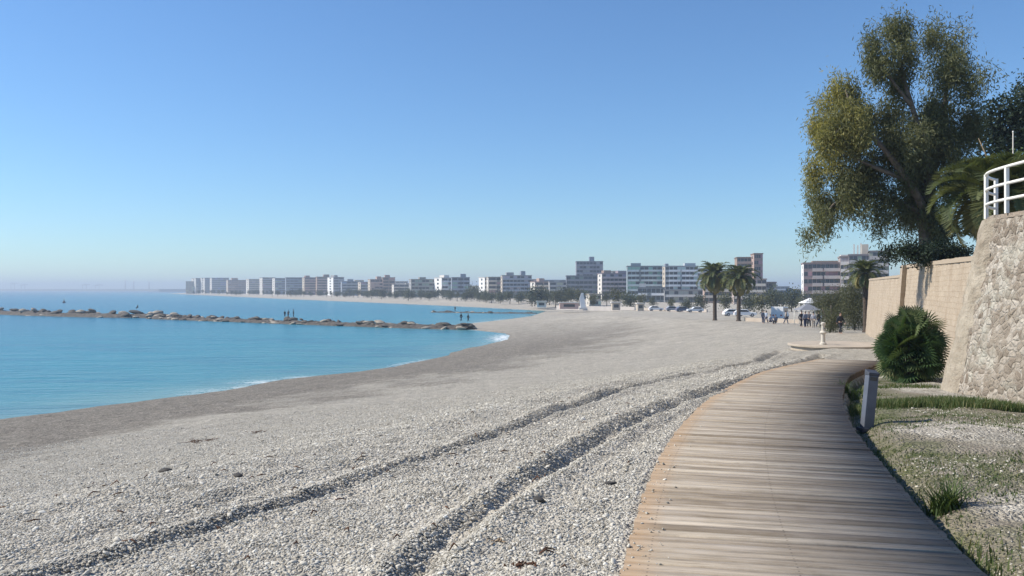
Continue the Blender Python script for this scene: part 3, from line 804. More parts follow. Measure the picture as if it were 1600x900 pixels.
# smoother rendered corner strip standing proud
sl = slice(int(np.argmax(BP[:, 1] > 16.2)), int(np.argmax(BP[:, 0] > 10.0)))
o2 = -inn[sl]*np.interp(np.linspace(0, 1, len(BP[sl])), [0, .1, .9, 1], [-.03, .12, .12, -.03])[:, None]
V, F, UV = wall_sheet(np.column_stack([BP[sl]-inn[sl]*.16+o2, bz_[sl]])-org, np.column_stack([bt[sl]+o2, np.full(len(BP[sl]), TOPZ-.03)])-org, 60, .045, 61)
link_mesh('corner_render', uv_mesh('corner_render', V, F, UV), M['render'], bast)
# rough top course and floor
m = MB(); n = len(BP)
for i in range(0, n-8, 8):
    j = i+8; a0 = bt[i]-inn[i]*.035; a1 = bt[j]-inn[j]*.035; b0 = bt[i]+inn[i]*.42; b1 = bt[j]+inn[j]*.42
    zt = TOPZ + .03 + random.uniform(-.012, .018)
    m.add([(p[0]-org[0], p[1]-org[1], z-org[2]) for z in (TOPZ-.06, zt) for p in (a0, a1, b1, b0)], [(0,1,2,3), (7,6,5,4), (0,4,5,1), (1,5,6,2), (2,6,7,3), (3,7,4,0)])
m.build('coping', M['quoin'], bast)
m = MB(); poly = [tuple(p) for p in (bt+inn*.3)[::10]] + [(24, 22), (24, 3)]
m.prism([(p[0], p[1]) for p in poly], 1.0, TOPZ-.02)
tag(m.build('terrace_floor', M['concrete_tan']), kind='structure')

# railing on the bastion
rp = bt - inn*.05; ra = int(np.argmax(rp[:, 1] > 8.5)); rb = int(np.argmax((rp[:, 0] > 10.0) & (rp[:, 1] > 16)))
RP = rp[ra:rb]
rail = empty('railing', (RP[-1][0], RP[-1][1], TOPZ)); tag(rail, 'white metal railing with three rails curving along the bastion top', 'railing')
ro = np.array([RP[-1][0], RP[-1][1], TOPZ])
for hgt in (.28, .57, .88):
    MB().tube([(p[0]-ro[0], p[1]-ro[1], hgt) for p in RP[::6]] , .030, 8).build('rail', M['white_paint'], rail)
L_ = len(RP)
for i in (L_-1, L_-23, L_-55, L_-87, L_-119, L_-150):
    if i > 0: MB().box(-.03, .03, -.03, .03, .02, .90).build('post', M['white_paint'], rail).location = (RP[i][0]-ro[0], RP[i][1]-ro[1], 0)
# stone pillar behind the railing
pil = empty('stone_pillar', (10.55, 16.6, TOPZ)); tag(pil, 'short beige stone pillar behind the white railing', 'pillar')
MB().box(-.3, .3, -.3, .3, 0, .62).build('shaft', M['quoin'], pil, .02)
MB().box(-.36, .36, -.36, .36, .62, .72).build('cap', M['quoin'], pil, .02)
# pale pole and a bare palm stalk above the shrubs
D = 27.0
pole = empty('lamp_post', (PX(1583, D), D, 2.0)); tag(pole, 'thin pale upright pole among the greenery behind the railing', 'pole')
MB().tube([(0, 0, 0), (0, 0, PZ(207, D)-2.0)], [.024, .016], 8).build('post', M['concrete'], pole)
MB().lathe([(.02, 0), (.028, .02), (.015, .05)], 10, (0, 0, PZ(207, D)-2.0)).build('lamp_head', M['white_paint'], pole)
D = 25.5
st = MB().tube([(PX(1548, D), D, PZ(265, D)), (PX(1541, D), D, PZ(242, D)), (PX(1529, D), D, PZ(216, D))], [.03, .024, .010], 6).build('bare_stalk', M['wood_drift'])
tag(st, 'bare slanting pale stalk sticking up above the large palm', 'branch')

# tan retaining wall
def wall_line(y): return 11.35 + .36*(y-21)
def tan_wall(y0, y1, z0t, z1t, n, org_):
    y = np.linspace(y0, y1, n); x = wall_line(y); base = np.column_stack([x, y, crest(y)-.6]); zt = np.interp(y, [y0, y1], [z0t, z1t])
    top = np.column_stack([x+.32, y-.1, zt]); return wall_sheet(base-org_, top-org_, 40, .03, 71)
rw = empty('retaining_wall', (18.4, 40, -1.3)); tag(rw, 'long tan coursed stone retaining wall beyond the fan palm bush', 'wall')
o3 = np.array([18.4, 40, -1.3])
V, F, UV = tan_wall(20.3, 40.2, 2.42, 2.72, 150, o3); link_mesh('wall', uv_mesh('wall', V, F, UV), M['course'], rw)
V, F, UV = tan_wall(40.2, 70.5, 2.28, 2.42, 200, o3); link_mesh('wall', uv_mesh('wall', V, F, UV), M['course'], rw)
m = MB()
for (y0, y1, za, zb) in ((20.3, 40.2, 2.42, 2.72), (40.2, 70.5, 2.28, 2.42)):
    q = np.linspace(y0, y1, 40)
    for a, b in zip(q[:-1], q[1:]):
        ha = np.interp(a, [y0, y1], [za, zb]); hb = np.interp(b, [y0, y1], [za, zb])
        P = [(wall_line(a)+.27, a-.1, ha-.10), (wall_line(b)+.27, b-.1, hb-.10), (wall_line(b)+.85, b-.1, hb-.10), (wall_line(a)+.85, a-.1, ha-.10)]
        P += [(p[0], p[1], p[2]+.13+random.uniform(0, .02)) for p in P]
        m.add([np.array(p)-o3 for p in P], [(3,2,1,0), (4,5,6,7), (0,1,5,4), (1,2,6,5), (2,3,7,6), (3,0,4,7)])
m.build('coping', M['course'], rw)
# buttress at the step and the square far end
def batter_block(yc, hw, proud, zt):
    x = wall_line(yc); zb = crest(yc)-.6
    P = [(x-proud, yc-hw, zb), (x+.5, yc-hw, zb), (x+.5, yc+hw, zb), (x-proud+.36*2*hw, yc+hw, zb)]
    Q = [(x-proud+.36, yc-hw, zt), (x+.9, yc-hw, zt), (x+.9, yc+hw, zt), (x-proud+.36+.36*2*hw, yc+hw, zt)]
    return MB().add([np.array(p)-o3 for p in P+Q], [(3,2,1,0), (4,5,6,7), (0,1,5,4), (1,2,6,5), (2,3,7,6), (3,0,4,7)])
def solid_uv(o):
    me = o.data; ul = me.uv_layers.new(name='UVMap')
    for l in me.loops:
        c = me.vertices[l.vertex_index].co; ul.data[l.index].uv = (c.x+c.y, c.z)
solid_uv(batter_block(40.6, .55, .42, 2.74).build('buttress', M['course'], rw))
solid_uv(batter_block(70.3, .9, .12, 2.45).build('wall_end', M['course'], rw))
# terrace ground behind the walls
m = MB(); m.prism([(wall_line(21)+.75, 21), (wall_line(40)+.75, 40), (wall_line(70)+.75, 70), (90, 72), (120, 40), (120, 3), (24.02, 3), (24.02, 22.02), (14.6, 22.3)], -2.5, 2.26)
tag(m.build('terrace', M['soil']), kind='structure')

# ------------------------------------------------------------------ bollard
c = spot(1354, 671); bol = empty('bollard_light', (c[0], c[1], gz(*c)), R(8)); bol.rotation_euler = (0, R(6), R(8))
tag(bol, 'grey-blue metal bollard light leaning beside the boardwalk bend', 'bollard')
MB().box(-.075, .075, -.055, .055, -.05, .76).build('post', M['metal_grey'], bol, .008)
m = MB(); m.add([(-.08, -.06, .76), (.08, -.06, .76), (.08, .06, .76), (-.08, .06, .76), (-.08, -.06, .80), (.08, -.06, .80), (.08, .06, .84), (-.08, .06, .84)],
      [(3,2,1,0), (4,5,6,7), (0,1,5,4), (1,2,6,5), (2,3,7,6), (3,0,4,7)]); m.build('cap', M['metal_dark'], bol, .006)
MB().box(-.055, .055, -.0575, -.05, .69, .745).build('lens', M['glass'], bol)
MB().box(-.11, .11, -.09, .09, -.03, .018).build('base_plate', M['metal_dark'], bol, .004)

# ------------------------------------------------------------------ shower platform and foot shower
D = 44.8; pc = (17.1, D); pzg = float(crest(D))
plat = empty('shower_platform', (pc[0], pc[1], pzg)); tag(plat, 'round raised pale concrete platform beside the tan wall', 'platform')
MB().lathe([(2.35, -.9), (2.35, .02), (2.5, .04), (2.5, .12), (2.46, .14)], 48).build('slab', M['concrete_tan'], plat)
MB().lathe([(.10, .14), (.10, .147)], 16, (-.6, .3, 0)).build('drain', M['metal_dark'], plat)
sp = (PX(1286, D-.8), D-.8, pzg+.14); sh = empty('foot_shower', sp); tag(sh, 'cream pedestal shaped foot shower standing on the round platform', 'beach shower')
MB().lathe([(.17, 0), (.17, .08), (.11, .12), (.10, .52), (.15, .58), (.18, .62), (.15, .66), (.085, .72), (.08, .98), (.12, 1.04), (.12, 1.12), (.04, 1.16)], 20).build('pedestal', paint((.56, .52, .45)), sh)
MB().tube([(0, -.1, .85), (0, -.2, .86), (0, -.24, .82)], .02, 8).build('tap', M['metal_dark'], sh)

# ------------------------------------------------------------------ breakwaters of boulders
rng = np.random.default_rng(41); iv, if_ = ico(2); ROCKS = []
for q in range(7):
    d = 1 + .0*iv[:, 0]
    for s in range(5):
        nrm = rng.normal(0, 1, 3); nrm /= np.linalg.norm(nrm); d = np.minimum(d, rng.uniform(.55, .85)/np.maximum(iv@nrm, .2)) if s < 5 else d
    v = iv*np.clip(d, .5, 1.1)[:, None]*(1+rng.normal(0, .05, (len(iv), 1)))*np.array([1.15, .95, .8])
    me = np_mesh('boulder', v, if_); me.materials.append(M['rock'] if q < 5 else M['rock_dark']); ROCKS.append(me)
def breakwater(line, hw, hgt, n, group, name_label, size, labels):
    L_ = spline(line, 1.0); t = np.gradient(L_, axis=0); t /= np.linalg.norm(t, axis=1)[:, None]; nn = np.stack([-t[:, 1], t[:, 0]], 1)
    V = []; prof = [(-1.5, -.6), (-1.0, -.15), (-.5, .55), (0, .72), (.5, .55), (1.0, -.15), (1.5, -.6)]
    for i in range(len(L_)):
        k_ = np.interp(i, [0, 3, len(L_)-4, len(L_)-1], [.6, 1, 1, .4])
        for a, b in prof: V.append((*(L_[i]+nn[i]*a*hw*(.9+.2*rng.random())), SEA+b*hgt*k_*(.52+.35*rng.random())))
    o = link_mesh('rubble_mound', np_mesh('rubble_mound', V, grid_faces(len(prof), len(L_))), M['rock_gap_shade']); tag(o, name_label, 'rock mound')
    for q in range(n):
        i = rng.integers(0, len(L_)); a = rng.uniform(-1.05, 1.0)*(1 if rng.random() < .6 else .9)
        if rng.random() < .5: a = -abs(a)     # more on the side one sees
        r_ = size*rng.uniform(.6, 1.2)
        zz = SEA + hgt*(.95-.95*abs(a)**1.3)*rng.uniform(.75, 1.0) - .25
        p = L_[i] + nn[i]*a*hw
        dark = rng.random() < (.65 if abs(a) < .45 else .33)  # dark tone weighted to the crest: shaded tops and sunlit flanks put into colour
        b = link_mesh('boulder', ROCKS[rng.integers(5, 7) if dark else rng.integers(0, 5)])
        b.location = (p[0], p[1], zz); b.scale = (r_*rng.uniform(1.1, 1.9), r_, r_*rng.uniform(.5, .75)); b.rotation_euler = (rng.normal(0, .3), rng.normal(0, .12), math.atan2(t[i][1], t[i][0])+rng.normal(0, .3))
        tag(b, labels[1 if dark else 0], 'boulder', group)
breakwater([(-8.5, 169.5), (-22, 177), (-50, 197), (-84, 222), (-99, 233)], 2.0, 1.5, 190, 'boulders of the long breakwater', 'low dark rubble mound running from the beach to the overlap of the breakwaters', .76,
           ('pale boulder piled on the breakwater joined to the beach', 'dark boulder piled on the breakwater joined to the beach'))
breakwater([(-94, 238), (-120, 246), (-150, 264), (-185, 292), (-215, 312)], 2.8, 2.2, 84, 'boulders of the outer breakwater', 'higher rubble mound in the sea at the left photo edge', 1.15,
           ('pale boulder on the higher breakwater at the far left', 'dark boulder on the higher breakwater at the far left'))
breakwater([(8, 281), (-4, 284), (-16, 290), (-28, 296)], 1.4, .7, 24, 'boulders of the far groyne', 'low far rubble groyne behind the near breakwater', .7,
           ('pale boulder on the far low groyne beyond the two figures', 'dark boulder on the far low groyne beyond the two figures'))

# ------------------------------------------------------------------ buildings
def building(label, px0, px1, ytop, D, col, rot=0.0, depth=13.0, fh=2.9, bays=None, balc=None, side_col=None, roofs=(), cols=None, zg=-5.0, gaps=(), win=True, cat='building', stripes=0, name='apartment_block'):
    av = math.atan(((px0+px1)/2-800)/FPX); vis = (px1-px0)/FPX*D*math.cos(av)**2/math.cos(av); H = PZ(ytop, D)-zg; r = R(rot)
    W = max((vis - depth*abs(math.sin(r)))/math.cos(r), 3.0)*(1.22 if px1 < 640 else 1.09); r -= av
    root = empty(name, (PX((px0+px1)/2, D), D+depth/2, zg), r); tag(root, label, cat)
    MB().box(-W/2, W/2, -depth/2, depth/2, -.5, H).build('wall', paint(col), root)
    MB().box(-W/2-.25, W/2+.25, -depth/2-.25, depth/2+.25, H+.003, H+.5).build('roof', paint(tuple(c_*.75 for c_ in col)), root)
    for (a, b, hh, cc) in roofs:
        MB().box(-W/2+a*W, -W/2+b*W, -depth*.3, depth*.3, H+.5, H+.5+hh).build('stair_tower', paint(cc or col), root)
    nf = max(int(round(H/fh)), 1); f = H/nf; bays = bays or max(int(W/4.2), 2); bw = W/bays
    if win:
        wm = MB().box(-bw*.42, bw*.42, -.06, .02, f*.36, f*.9).mesh('window'); haze_k = min(max((D-550)/700, 0), 1)*.55  # far windows lightened with distance: haze put into their paint
        wm.materials.append(M['glass'] if haze_k < .05 else paint(tuple(.04+c_*haze_k for c_ in col), .4))
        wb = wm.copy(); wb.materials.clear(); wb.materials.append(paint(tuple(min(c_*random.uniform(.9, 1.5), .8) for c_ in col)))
        nb = min(nf*bays, 95); cnt = 0
        for i in range(nf):
            for j in range(bays):
                if j in gaps or cnt >= 95: continue
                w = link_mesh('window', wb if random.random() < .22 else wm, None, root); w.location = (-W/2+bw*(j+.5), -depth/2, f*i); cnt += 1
    if balc:
        bm_ = MB()
        for (a, b) in (cols or [(0.04, .96)]):
            bm_.box(-W/2+a*W, -W/2+b*W, -depth/2-1.4, -depth/2-.065, -.12, .05)
            bm_.box(-W/2+a*W, -W/2+b*W, -depth/2-1.4, -depth/2-1.28, .053, 1.0)
        bmesh_ = bm_.mesh('balcony'); bmesh_.materials.append(paint(tuple(min(x*1.35, .85) for x in balc)))
        for i in range(1, nf):
            link_mesh('balcony', bmesh_, None, root).location = (0, 0, f*i)
    sgn = -1 if rot > 0 else 1      # which side wall shows
    if side_col and abs(rot) > 1:  # sun-facing side: sunlight put into its paler wall colour
        xs_ = -W/2-.02 if rot > 0 else W/2+.02
        MB().box(min(xs_, xs_-.04*(-sgn)), max(xs_, xs_-.04*(-sgn)), -depth/2, depth/2, -.4, H-.01).build('sunlit_side', paint(side_col), root)
        sm = MB().box(xs_-.05, xs_+.05, -depth*.12, depth*.12, f*.3, f*.8).mesh('window'); sm.materials.append(M['glass'])
        for i in range(nf): link_mesh('side_window', sm, None, root).location = (0, 0, f*i)
    return root
WHT = (.66, .63, .58); CRM = (.50, .44, .36); PNK = (.42, .31, .26); BRN = (.30, .22, .17); GRY = (.34, .34, .34); BLU = (.26, .29, .33); OLV = (.30, .29, .25); TEA = (.26, .31, .33); RED = (.34, .22, .19)
B = building
B('low pale annex at the far left tip of the row of flats', 289, 300, 440, 1400, CRM, 0, 14)
B('far left apartment block with sunlit white stepped end walls', 298, 318, 435, 1400, GRY, 24, 16, side_col=WHT, balc=BLU)
B('second grey block with a sunlit white end wall, from the far left tip', 312, 332, 434.5, 1390, GRY, 24, 16, side_col=WHT, balc=BLU)
B('third grey flat-roofed block from the far left tip', 328, 353, 434.5, 1370, BLU, 12, 14, side_col=WHT, balc=GRY)
B('pinkish low-tone block between grey and whitish far flats', 354, 383, 438, 1250, PNK, 10, 14, side_col=CRM, balc=PNK, roofs=((.2, .5, 3, None),))
B('whitish far block right of the pinkish one', 384, 405, 436.5, 1200, CRM, 15, 14, side_col=WHT, balc=CRM)
B('narrow olive grey far block with sunlit white edge', 405, 426, 434, 1130, OLV, 15, 14, side_col=WHT, balc=GRY)
B('bluish far block with sunlit pale left edge, left of the dark blue one', 425, 447, 435, 1080, GRY, 13, 14, side_col=WHT, balc=BLU)
B('wide dark blue-grey far block with flat roof', 446, 473, 434, 1020, BLU, 4, 14, balc=BLU)
B('reddish-brown far block with balconies', 472, 494, 434, 980, RED, 10, 14, side_col=CRM, balc=PNK, roofs=((.1, .4, 2, None),))
B('brown far block beside the sunlit white gable wall', 493, 513, 433, 950, BRN, 6, 14, balc=PNK, roofs=((.5, .9, 2.5, None),))
B('far block with a sunlit white gable wall on its left', 511, 534, 433.5, 910, GRY, 26, 14, side_col=(.85, .84, .82), balc=GRY, roofs=((.2, .5, 2, None),))
B('low bluish far block right of the sunlit white gable', 533, 560, 440, 870, BLU, 5, 14, balc=GRY, roofs=((.3, .6, 2, None),))
B('small grey block beside the stepped pink one', 559, 577, 441, 840, GRY, 12, 13, side_col=CRM, balc=GRY)
B('left half of the pink block with stepped roofs', 575, 597, 437, 800, PNK, 10, 13, side_col=CRM, balc=PNK, roofs=((.5, .8, 2.6, None),))
B('taller right half of the pink block with stepped roofs', 596, 614, 434, 800, PNK, 6, 13, balc=BRN, roofs=((.2, .6, 2.2, None),))
B('low grey villa-like block left of the olive one', 613, 637, 445, 760, GRY, 8, 13, side_col=WHT, balc=CRM)
B('square olive grey block with many balconies', 639, 679, 437, 700, OLV, 9, 13, side_col=GRY, balc=(.27, .27, .25), bays=7, roofs=((.35, .6, 1.6, None),))
B('white balconied block left of the dark blue one', 678, 708, 434.5, 690, WHT, 24, 15, side_col=(.85, .84, .82), balc=(.7, .69, .67), cols=[(.1, .5), (.62, .95)], roofs=((.3, .7, 2, WHT),))
B('narrow dark blue tower block joined to the white one', 705, 732, 434, 670, BLU, 3, 13, balc=(.24, .27, .32), cols=[(.05, .45), (.55, .95)], roofs=((.5, .8, 2.6, None),))
B('slim white block left of the brown balconied one', 749, 762, 434, 640, WHT, 30, 9, side_col=(.82, .81, .79), balc=CRM)
B('brown and white balconied block in mid bay', 760, 786, 433.5, 630, OLV, 8, 13, side_col=WHT, balc=CRM, cols=[(.05, .55), (.72, .97)])
B('broad grey-blue block with roof tower, right of the brown and white one', 784, 829, 431, 610, GRY, 6, 13, side_col=CRM, balc=BLU, bays=8, roofs=((.15, .4, 2, None), (.65, .8, 3.0, BLU)))
B('low brownish stepped block right of the broad grey-blue one', 830, 862, 441, 580, PNK, 16, 12, side_col=WHT, balc=CRM, roofs=((.3, .6, 2.2, None),))
B('long low grey roofed block left of the tower base', 858, 890, 441, 570, GRY, 6, 12, balc=GRY)
B('dark slate slab below the tallest tower', 887, 938, 431.5, 560, (.18, .19, .22), 3, 13, balc=(.19, .2, .23), bays=8)
B('tallest grey tower with overhanging roof and small roof room', 902, 942, 409, 640, (.27, .27, .31), 3, 16, balc=(.22, .22, .26), cols=[(.0, .22), (.3, .62), (.74, 1)], roofs=((.5, .68, 3.4, BLU),), bays=8)
B('brownish purple block with sunlit white left edge', 937, 985, 428, 540, (.29, .24, .26), 14, 12, side_col=WHT, balc=(.31, .27, .28), roofs=((.1, .35, 1.8, BRN), (.6, .9, 1.6, None)), bays=7)
B('teal grey balcony block with stepped left roof', 983, 1040, 416.5, 500, TEA, 4, 13, balc=(.42, .48, .49), cols=[(.02, .30), (.36, .98)], roofs=((.1, .36, 1.6, None),), bays=9)
B('pale glassy block with white floor lines behind the left palm', 1040, 1092, 416.5, 480, (.42, .46, .48), 8, 13, side_col=CRM, balc=(.66, .69, .71), cols=[(.1, .45), (.5, .98)], roofs=((.62, .95, 1.5, None), (.02, .12, 1.2, BLU)), bays=8)
B('low grey terrace block below the pale glassy one', 1042, 1106, 454, 420, GRY, 4, 11, balc=(.50, .50, .48), bays=9)
B('small block with bright white balcony bands', 1001, 1040, 450, 430, (.24, .27, .29), 0, 11, balc=(.75, .76, .76), cols=[(.02, .35), (.5, .98)], bays=6, roofs=((.05, .3, 1.8, WHT),))
B('pinkish block between the trunks of the beach palms', 1104, 1152, 428, 400, PNK, 5, 12, balc=CRM, bays=7)
B('brown block behind the right palm crown', 1154, 1184, 403, 420, BRN, 6, 13, balc=(.30, .24, .20), bays=5)
B('tall narrow brown tower right of the palms', 1179, 1197, 397, 410, (.31, .22, .18), 8, 12, side_col=PNK, balc=None, bays=4)
B('lower pink-grey block at the foot of the brown tower', 1150, 1201, 437, 370, (.40, .33, .30), 6, 11, balc=CRM, bays=7)
B('small dark block right of the brown tower', 1199, 1218, 442, 380, (.22, .20, .20), 4, 11, balc=GRY, bays=3)
B('long low bluish roofed building behind dark trees', 1216, 1262, 456, 420, (.20, .25, .29), 0, 12, bays=8, roofs=((.4, .6, 1.2, None),))
B('broad banded apartment block with a sunlit white end wall, left of the stepped one', 1263, 1324, 412, 300, (.30, .235, .225), 5, 12, fh=2.55, side_col=(.82, .8, .78), balc=(.37, .325, .30), cols=[(.22, .48), (.52, 1.0)], bays=9, roofs=((.24, .9, .6, BRN),))
B('narrow step with white balconies in the banded group', 1321, 1338, 402, 296, (.36, .31, .29), 4, 12, fh=2.55, balc=(.52, .49, .46), bays=3, roofs=((.1, .9, .5, WHT),))
r_ = B('tallest step of the banded group with white roof chimneys', 1336, 1370, 399, 292, (.27, .25, .26), 3, 12, fh=2.55, balc=(.30, .29, .29), bays=5, roofs=((.62, .93, 3.4, CRM),))
for a in (.22, .42, .55):
    pass
for x_, h_ in ((-1.6, 3.6), (-.4, 3.2), (.6, 3.9)):
    MB().box(x_-.22, x_+.22, -2, -1.4, PZ(399, 292)+5.5, PZ(399, 292)+5.5+h_).build('chimney', paint(WHT), r_)
B('dark right end of the banded group partly behind the hedge', 1368, 1400, 393.5, 288, (.24, .23, .24), 3, 12, fh=2.55, balc=(.30, .285, .28), bays=5)
B('small cream house behind the white monument', 918, 940, 461, 330, (.52, .47, .38), 10, 9, side_col=WHT, balc=None, bays=4, name='house', cat='house')

for lab, a, b, yt, D, c_ in [('pale low block filling the gap left of the square olive block', 632, 644, 443, 900, CRM), ('beige block far behind, between the dark blue tower block and the slim white one', 728, 752, 447, 900, CRM),
        ('grey-pink block half hidden behind the low brownish stepped block', 826, 850, 437, 820, PNK), ('pale blue-grey block behind the long low grey roofed block', 850, 890, 438, 800, BLU),
        ('beige block behind the brownish purple one', 950, 990, 424, 760, CRM), ('grey slab behind the gap before the pale glassy block', 1030, 1048, 424, 700, GRY), ('pale grey block behind the left palm crown', 1088, 1126, 420, 620, (.40, .41, .42)),
        ('tan block behind the gap between palm crowns', 1122, 1160, 424, 600, CRM), ('distant blue-grey block right of the small dark block', 1214, 1236, 448, 800, BLU), ('pale distant block just left of the sunlit white end wall', 1240, 1266, 452, 760, CRM),
        ('reddish block behind the pinkish and whitish far flats', 380, 390, 438, 1500, RED), ('pale block behind the gap at the small grey block', 553, 566, 438, 1100, CRM), ('cream block behind the low villa-like block', 612, 634, 440, 1000, CRM)]:
    B(lab, a, b, yt, D, c_, 5, 12, side_col=WHT, balc=tuple(x*1.2 for x in c_))
# port and refinery silhouettes on the far spit
m = MB()
pv = [(-2900, 4300), (-2500, 4150), (-2000, 3900), (-1500, 3500), (-1250, 3050), (-1180, 2850), (-1000, 2900), (-1150, 3500), (-1700, 4300), (-2600, 4800)]
m.prism(pv, SEA-1, SEA+9)
tag(m.build('headland', paint((.16, .17, .15))), kind='structure')
def crane(px, D, h, label):
    root = empty('port_crane', (PX(px, D), D, SEA+9)); tag(root, label, 'crane', 'port cranes on the horizon')
    for s in (-1, 1): MB().box(s*9-1.1, s*9+1.1, -1, 1, 0, h*.72).build('leg', paint((.25, .27, .3)), root)
    MB().box(-10, 10, -1.2, 1.2, h*.72, h*.78).build('portal_beam', paint((.25, .27, .3)), root)
    MB().tube([(-14, 0, h*.8), (26, 0, h*.86)], 1.3, 6).build('jib', paint((.25, .27, .3)), root)
    MB().tube([(-4, 0, h*.78), (0, 0, h), (26, 0, h*.86)], .8, 5).build('mast', paint((.25, .27, .3)), root)
crane(20, 4350, 34, 'hazy port crane farthest left on the horizon'); crane(36, 4300, 26, 'hazy lower port crane second from the left on the horizon')
crane(132, 4000, 24, 'hazy port crane alone on the middle of the far spit'); crane(152, 3950, 22, 'hazy small port crane right of the lone one')
def stack(px, D, h, label):
    root = empty('chimney_stack', (PX(px, D), D, SEA+9)); tag(root, label, 'chimney', 'refinery stacks on the horizon')
    MB().tube([(0, 0, 0), (0, 0, h)], [3.2, 2.0], 10).build('shaft', paint((.4, .4, .4)), root)
    MB().tube([(0, 0, h*.93), (0, 0, h+.5)], 2.5, 10).build('band', paint((.5, .25, .22)), root)
stack(196, 3800, 38, 'hazy refinery stack left of its twins on the far spit'); stack(209, 3750, 34, 'hazy middle refinery stack on the far spit'); stack(233, 3600, 30, 'hazy short refinery stack nearest the flats')

# ------------------------------------------------------------------ far trees
rng = np.random.default_rng(55)
def crown_mesh(n, h, w, ln, mat, kind):
    cl_ = []
    for q in range(9 if kind else 7):
        a = rng.uniform(0, 6.28); rr_ = w*.30*rng.uniform(.2, 1.1)
        cl_.append((np.array([rr_*math.cos(a), rr_*math.sin(a), h*rng.uniform(.42, .82)]), np.array([w*.24, w*.24, h*.17])*rng.uniform(.75, 1.25), 1.0, rng.uniform(.1, .8)))
    V, F, T = leaf_cloud(cl_, n, ln, ln*.6, rng, .1)
    me = np_mesh('crown', V, F, False, {'tint': T}); me.materials.append(M[mat]); return me
def trunk_mesh(h):
    m = MB(); m.tube([(0, 0, -.4), (.06*h*.3, 0, h*.3), (0, .02*h, h*.6)], [h*.028, h*.02, h*.01], 6)
    for a in (0.5, 2.6, 4.4): m.tube([(.02*h, 0, h*.34), (.14*h*math.cos(a), .14*h*math.sin(a), h*.58)], [h*.013, h*.005], 5)
    me = m.mesh('trunk'); me.materials.append(M['bark']); return me
TK = [(crown_mesh(900, 8, 7.5, .8, 'leaf_far', 1), trunk_mesh(8)), (crown_mesh(800, 8, 5.5, .75, 'leaf_far', 0), trunk_mesh(8)), (crown_mesh(900, 8, 8.5, .8, 'leaf_grey', 1), trunk_mesh(8)),
      (crown_mesh(700, 8, 6.5, .7, 'leaf_olive', 0), trunk_mesh(8)), (crown_mesh(1200, 8, 7.5, .42, 'leaf_grey', 1), trunk_mesh(8)), (crown_mesh(1100, 8, 6.0, .42, 'leaf_far', 0), trunk_mesh(8))]
proto = {}
def far_tree(px, D, h, kind, label, group, name='tree'):
    x = PX(px, D); z = float(crest(D))-.1
    if kind not in proto:
        root = empty(name, (0, 0, 0)); link_mesh('crown', TK[kind][0], None, root); link_mesh('trunk', TK[kind][1], None, root); proto[kind] = root
    else: root = copy_tree(proto[kind])
    root.location = (x, D, z); s = h/8.0; root.scale = (s*random.uniform(.9, 1.2), s*random.uniform(.9, 1.2), s); root.rotation_euler = (0, 0, random.uniform(0, 6.28))
    tag(root, label, 'tree', group)
kinds = ['dark green', 'slim green', 'spreading grey-green', 'olive', 'feathery grey', 'dark narrow']
segs = [(302, 356, 1180, 6, 10, 'the grey flats with sunlit white end walls'), (356, 426, 980, 7, 10, 'the pinkish and whitish far flats'), (426, 512, 800, 7, 11, 'the dark blue and reddish far flats'),
        (512, 576, 700, 8, 11, 'the low bluish far flats'), (576, 640, 600, 8, 11, 'the stepped pink flats'), (640, 706, 540, 8, 11, 'the olive grey flats'), (706, 762, 480, 8, 10, 'the dark blue tower block'),
        (762, 830, 420, 8, 10, 'the brown and white balconied flats'), (830, 892, 360, 8, 11, 'the low brownish stepped flats')]
for (a, b, D, h0, h1, nm) in segs:
    px = a
    while px < b:
        kd = random.choice([0, 0, 1, 2, 5])
        far_tree(px+random.uniform(-3, 3), D*random.uniform(.93, 1.06), random.uniform(h0, h1)*.6, kd, '%s tree at the foot of %s' % (kinds[kd], nm), 'trees along the far shore promenade')
        px += random.uniform(5.5, 9)
for (px, D, h, kd, nm) in [(741, 520, 12.0, 0, 'round dark tree filling the gap between dark blue and white flats'), (758, 470, 8, 4, 'feathery grey tree before the slim white flats'),
        (842, 330, 9.5, 2, 'spreading grey tree left of the white monument'), (868, 310, 8.5, 4, 'feathery tree just left of the white monument'), (892, 300, 9.5, 4, 'bare-looking grey tree behind the white monument'), (905, 330, 9, 3, 'olive tree at the foot of the slate slab'),
        (926, 300, 6, 3, 'small olive tree before the cream house'), (948, 300, 8.0, 4, 'feathery grey tree right of the cream house'), (966, 280, 9.0, 3, 'broad olive tree below the brownish purple flats'), (984, 270, 7.5, 0, 'dark tree left of the white-banded block'),
        (1000, 265, 6.5, 3, 'olive tree in front of the white-banded block'), (1020, 255, 5.5, 4, 'low feathery tree below the white-banded block'), (1048, 250, 4.5, 3, 'low olive tree left below the grey terrace block'), (1072, 245, 4.5, 0, 'low dark tree below the grey terrace block'),
        (1096, 235, 6, 2, 'grey-green tree just left of the beach palms'), (1134, 220, 6.5, 3, 'olive tree seen between the two beach palms'), (1170, 210, 6.5, 0, 'dark round tree right of the beach palms'), (1190, 190, 6.0, 3, 'olive round tree left of the white van'),
        (1206, 230, 8.5, 0, 'dark tree behind the white van'), (1222, 240, 8, 5, 'dark narrow tree in the dark clump behind the van'), (1237, 235, 8.5, 0, 'broad dark tree in the dark clump behind the van'), (1252, 230, 7.5, 5, 'dark narrow tree at the right of the dark clump')]:
    far_tree(px, D, h*.74, kd, nm, 'trees along the near promenade')
